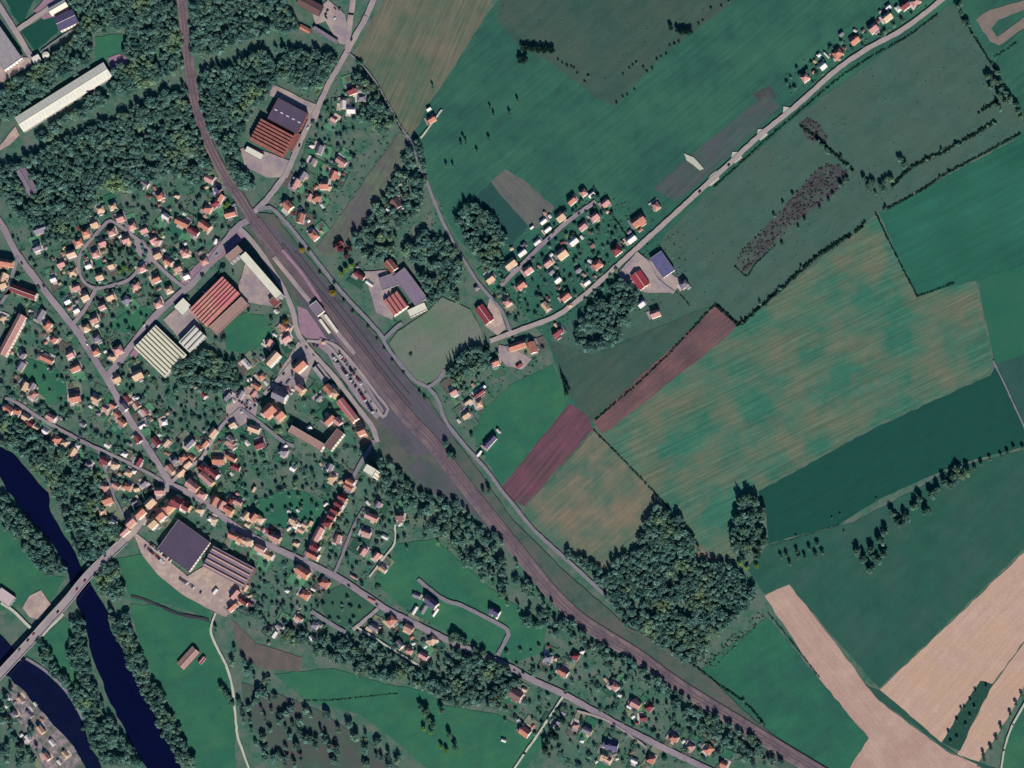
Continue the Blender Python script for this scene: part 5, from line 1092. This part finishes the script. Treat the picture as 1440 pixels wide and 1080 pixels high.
# hedges: each one its own thing
HEDGES = [
 ('clipped dark hedge along the north-west edge of the ploughed strip', [(838,590),(920,518),(1004,430)], 2.0, 1.8),
 ('thick dark hedge from the ploughed strip up to the crop field top', [(1006,429),(1022,442),(1040,456),(1060,440),(1100,405),(1150,360),(1190,335),(1216,316)], 3.6, 3.4),
 ('straight hedge down the east side of the crop field notch', [(1232,300),(1246,330),(1270,378),(1290,417)], 2.0, 2.0),
 ('short hedge from the notch corner toward the east edge', [(1290,417),(1315,408),(1342,398)], 1.8, 1.8),
 ('hedge above the rich green field on the east', [(1245,295),(1295,268),(1330,245),(1380,218),(1435,188)], 2.4, 2.2),
 ('ragged hedge across the damp meadow toward the boundary ditch', [(1255,262),(1282,236),(1320,217),(1360,195),(1400,172)], 3.2, 3.2),
 ('short hedge branching off near the boundary ditch', [(1376,158),(1390,150),(1402,142)], 3.5, 3.0),
 ('hedge running down to the heath strip', [(1127,178),(1145,192),(1162,207),(1182,224),(1200,240)], 3.2, 3.2),
 ('low hedge along the south side of the east road', [(1005,262),(1040,231),(1078,196),(1130,152),(1180,110),(1230,77),(1275,52),(1318,20)], 2.0, 1.6),
 ('thin dark hedge in the ditch between the two crop fields', [(834,604),(870,640),(905,676),(940,714)], 1.8, 1.6),
 ('thin hedge on the far east meadow edge', [(1292,417),(1292,416.9)], 1, 1),
 ('hedge east of the field lane beside stubble', [(500,82),(528,118),(548,152),(566,184)], 3.0, 3.0),
 ('hedge on the west side of the lower heath plot', [(1033,374),(1050,388),(1062,372),(1090,345)], 1.6, 1.6),
 ('hedge beside the corner field along the railway', [(930,905),(965,928),(1005,958),(1050,990),(1075,1020)], 2.4, 2.0),
 ('hedge along the lower edge of the dark green field', [(1085,768),(1110,760),(1180,738)], .9, .9),
 ('hedge beside the bare strip field', [(1152,952),(1110,898),(1080,862)], 1.5, 1.3),
 ('hedge along the ditch crossing the north-east meadow', [(1347,10),(1362,38),(1385,75),(1402,102)], 2.2, 2.2),
 ('hedge bordering the tan corner track', [(1398,80),(1412,72),(1428,60)], 1.8, 1.8),
 ('brown-green hedge along the curved south meadow', [(428,985),(470,984),(510,980),(560,975)], 1.6, 1.4),
 ('hedge from the estate corner down the field edge', [(835,262),(850,290),(868,312),(880,330)], 1.8, 1.8),
 ('hedge beside the blue-roofed hall', [(945,405),(962,420),(970,430)], 1.4, 1.4),
]
HQ = leaf_quads(60, .34, 900)
for lab, pts, wd, h in HEDGES:
    q = smooth_line(pts, 1.7); 
    if len(q) < 4: continue
    parts = []; wd *= 1.3
    for (x, y) in q:
        if wd > 2.6 and RND.random() < .05: mass_tree(x+RND.uniform(-2, 2), y+RND.uniform(-2, 2), RND.uniform(1.8, 3.2), RND.uniform(3.5, 7))
        if NR.rand() < .06: continue
        qq = HQ[NR.randint(0, 60, 16)]; r = wd/2*NR.uniform(.7, 1.35); hh = h*NR.uniform(.7, 1.25); cx, cy, _ = P(x+NR.uniform(-.5, .5), y+NR.uniform(-.5, .5))
        a = NR.uniform(0, 6.28); X = qq[..., 0]*cos(a)-qq[..., 1]*sin(a); Y = qq[..., 0]*sin(a)+qq[..., 1]*cos(a)
        parts.append(np.stack([X*r*1.2+cx, Y*r*1.2+cy, np.abs(qq[..., 2])*hh+.25], -1).reshape(-1, 3))
    o = obj('hedge', quads_mesh('hedge', np.concatenate(parts), [m_con])); tag(o, lab, 'hedge', 'field hedges')

print('INFO trees', len(TREES), 'of them listed', N_LIST, 'mass trees', len(MASS), 'bushes', len(BUSH), 'houses', len(HOUSES), 'cars', len(CARS))
mass('woodland', 'dense mixed green woodland around the railway, river and village', MASS, SMALLC, m_leaf, 'woodland')
m_heath = foliage_mat('heath_foliage', (68, 60, 66), (86, 78, 80), (60, 80, 68), .1, .5, .7)
mass('scrub', 'dense brown scrub covering the heath strips in the meadows', HEATH, TINY, m_heath, 'scrub', trunks=False)
mass('shrubbery', 'low green bushes and scrub between the gardens and tracks', BUSH, TINY, m_leaf2, 'shrubbery', trunks=False)

# ------------------------------------------------------------------ labels that single things out
REG = [((160,350),'the ring-road estate'),((262,318),'the lane by the level crossing'),((45,440),'the plots west of the avenue'),((140,500),'the avenue opposite the cream factory'),
 ((60,595),'the riverside lane'),((185,590),'the avenue north-west of the crossroads'),((155,690),'the riverside plots by the bridge'),((275,640),'the streets north of the crossroads'),
 ((215,730),'the terraces lining the bridge street'),((320,730),'the terraces east of the crossroads'),((392,500),'the blocks by the station square'),((390,610),'the courtyard quarter south of the station'),
 ((450,715),'the row-house street'),((525,750),'the cul-de-sac behind the row houses'),((420,825),'the south side of the high street'),((330,840),'the yard corner below the ridged factory'),
 ((570,880),'the plots facing the new loop road'),((700,860),'the new loop road'),((750,980),'the lower high street near the meadow track'),((900,1040),'the far end of the high street'),
 ((430,265),'the lane north of the level crossing'),((490,160),'the wooded plots by the north road'),((550,300),'the big gardens above the school'),((760,360),'the eastern estate'),
 ((920,370),'the east road near the blue-roofed hall'),((690,540),'the hamlet below the football pitch'),((1200,80),'the roadside row in the meadows'),((545,400),'the school grounds'),((770,925),'the houses beside the railway'),((50,1030),'the canal quay')]
def ordn(n): return {1: 'northernmost', 2: 'second', 3: 'third', 4: 'fourth', 5: 'fifth', 6: 'sixth', 7: 'seventh', 8: 'eighth', 9: 'ninth', 10: 'tenth'}.get(n, str(n)+('th' if 10 < n % 100 < 14 else {1: 'st', 2: 'nd', 3: 'rd'}.get(n % 10, 'th')))
def rank(items, keyf, text):
    d = {}
    for it in items: d.setdefault(keyf(it), []).append(it)
    for k, v in d.items():
        v.sort(key=lambda t: t[2])
        for n, it in enumerate(v): it[0]['label'] = text(k, n+1, len(v), it)
def reg(x, y): return min(REG, key=lambda r: (r[0][0]-x)**2+(r[0][1]-y)**2)[1]
def htext(k, n, tot, it):
    c, rg, nm = k
    size = 'large ' if it[4]*it[5] > 130 else ''
    if tot == 1: return f"the only {size}{ROOFC[c][0]} {nm} in {rg}"
    if n == 1: return f"northernmost {size}{ROOFC[c][0]} {nm} in {rg}"
    if n == tot: return f"southernmost {size}{ROOFC[c][0]} {nm} in {rg}"
    return f"{size}{ROOFC[c][0]} {nm}, {ordn(n)} from the north in {rg}"
rank(HOUSES, lambda t: (t[3], reg(t[1], t[2]), t[0]['category']), htext)
for t in HOUSES: t[0]['group'] = ('houses in ' if t[0]['category'] == 'house' else 'outbuildings in ')+reg(t[1], t[2])
def ttext(k, n, tot, it):
    w_, wh = k
    if tot == 1: return f"single {w_} {wh}"
    if n == 1: return f"northernmost {w_} {wh}"
    if n == tot: return f"southernmost {w_} {wh}"
    return f"{w_}, {ordn(n)} from north {wh}"
rank(SHEDS, lambda t: (t[3], reg(t[1], t[2]), 'garden shed'), lambda k, n, tot, it: htext(k, n, tot, it))
for t in SHEDS: t[0]['group'] = 'garden sheds in '+reg(t[1], t[2])
rank(TREES, lambda t: (t[3], t[4]), ttext)
for t in TREES: t[0]['group'] = t[5] or 'trees'
rank(CARS, lambda t: ((t[3] or 'small')+' car', t[4]), ttext)
for t in CARS: t[0]['category'] = 'car'; t[0]['group'] = t[5]


for o in SC.objects:
    lb = o.get('label')
    if lb and len(lb.replace('-',' ').split()) > 16: print('LONG', lb)
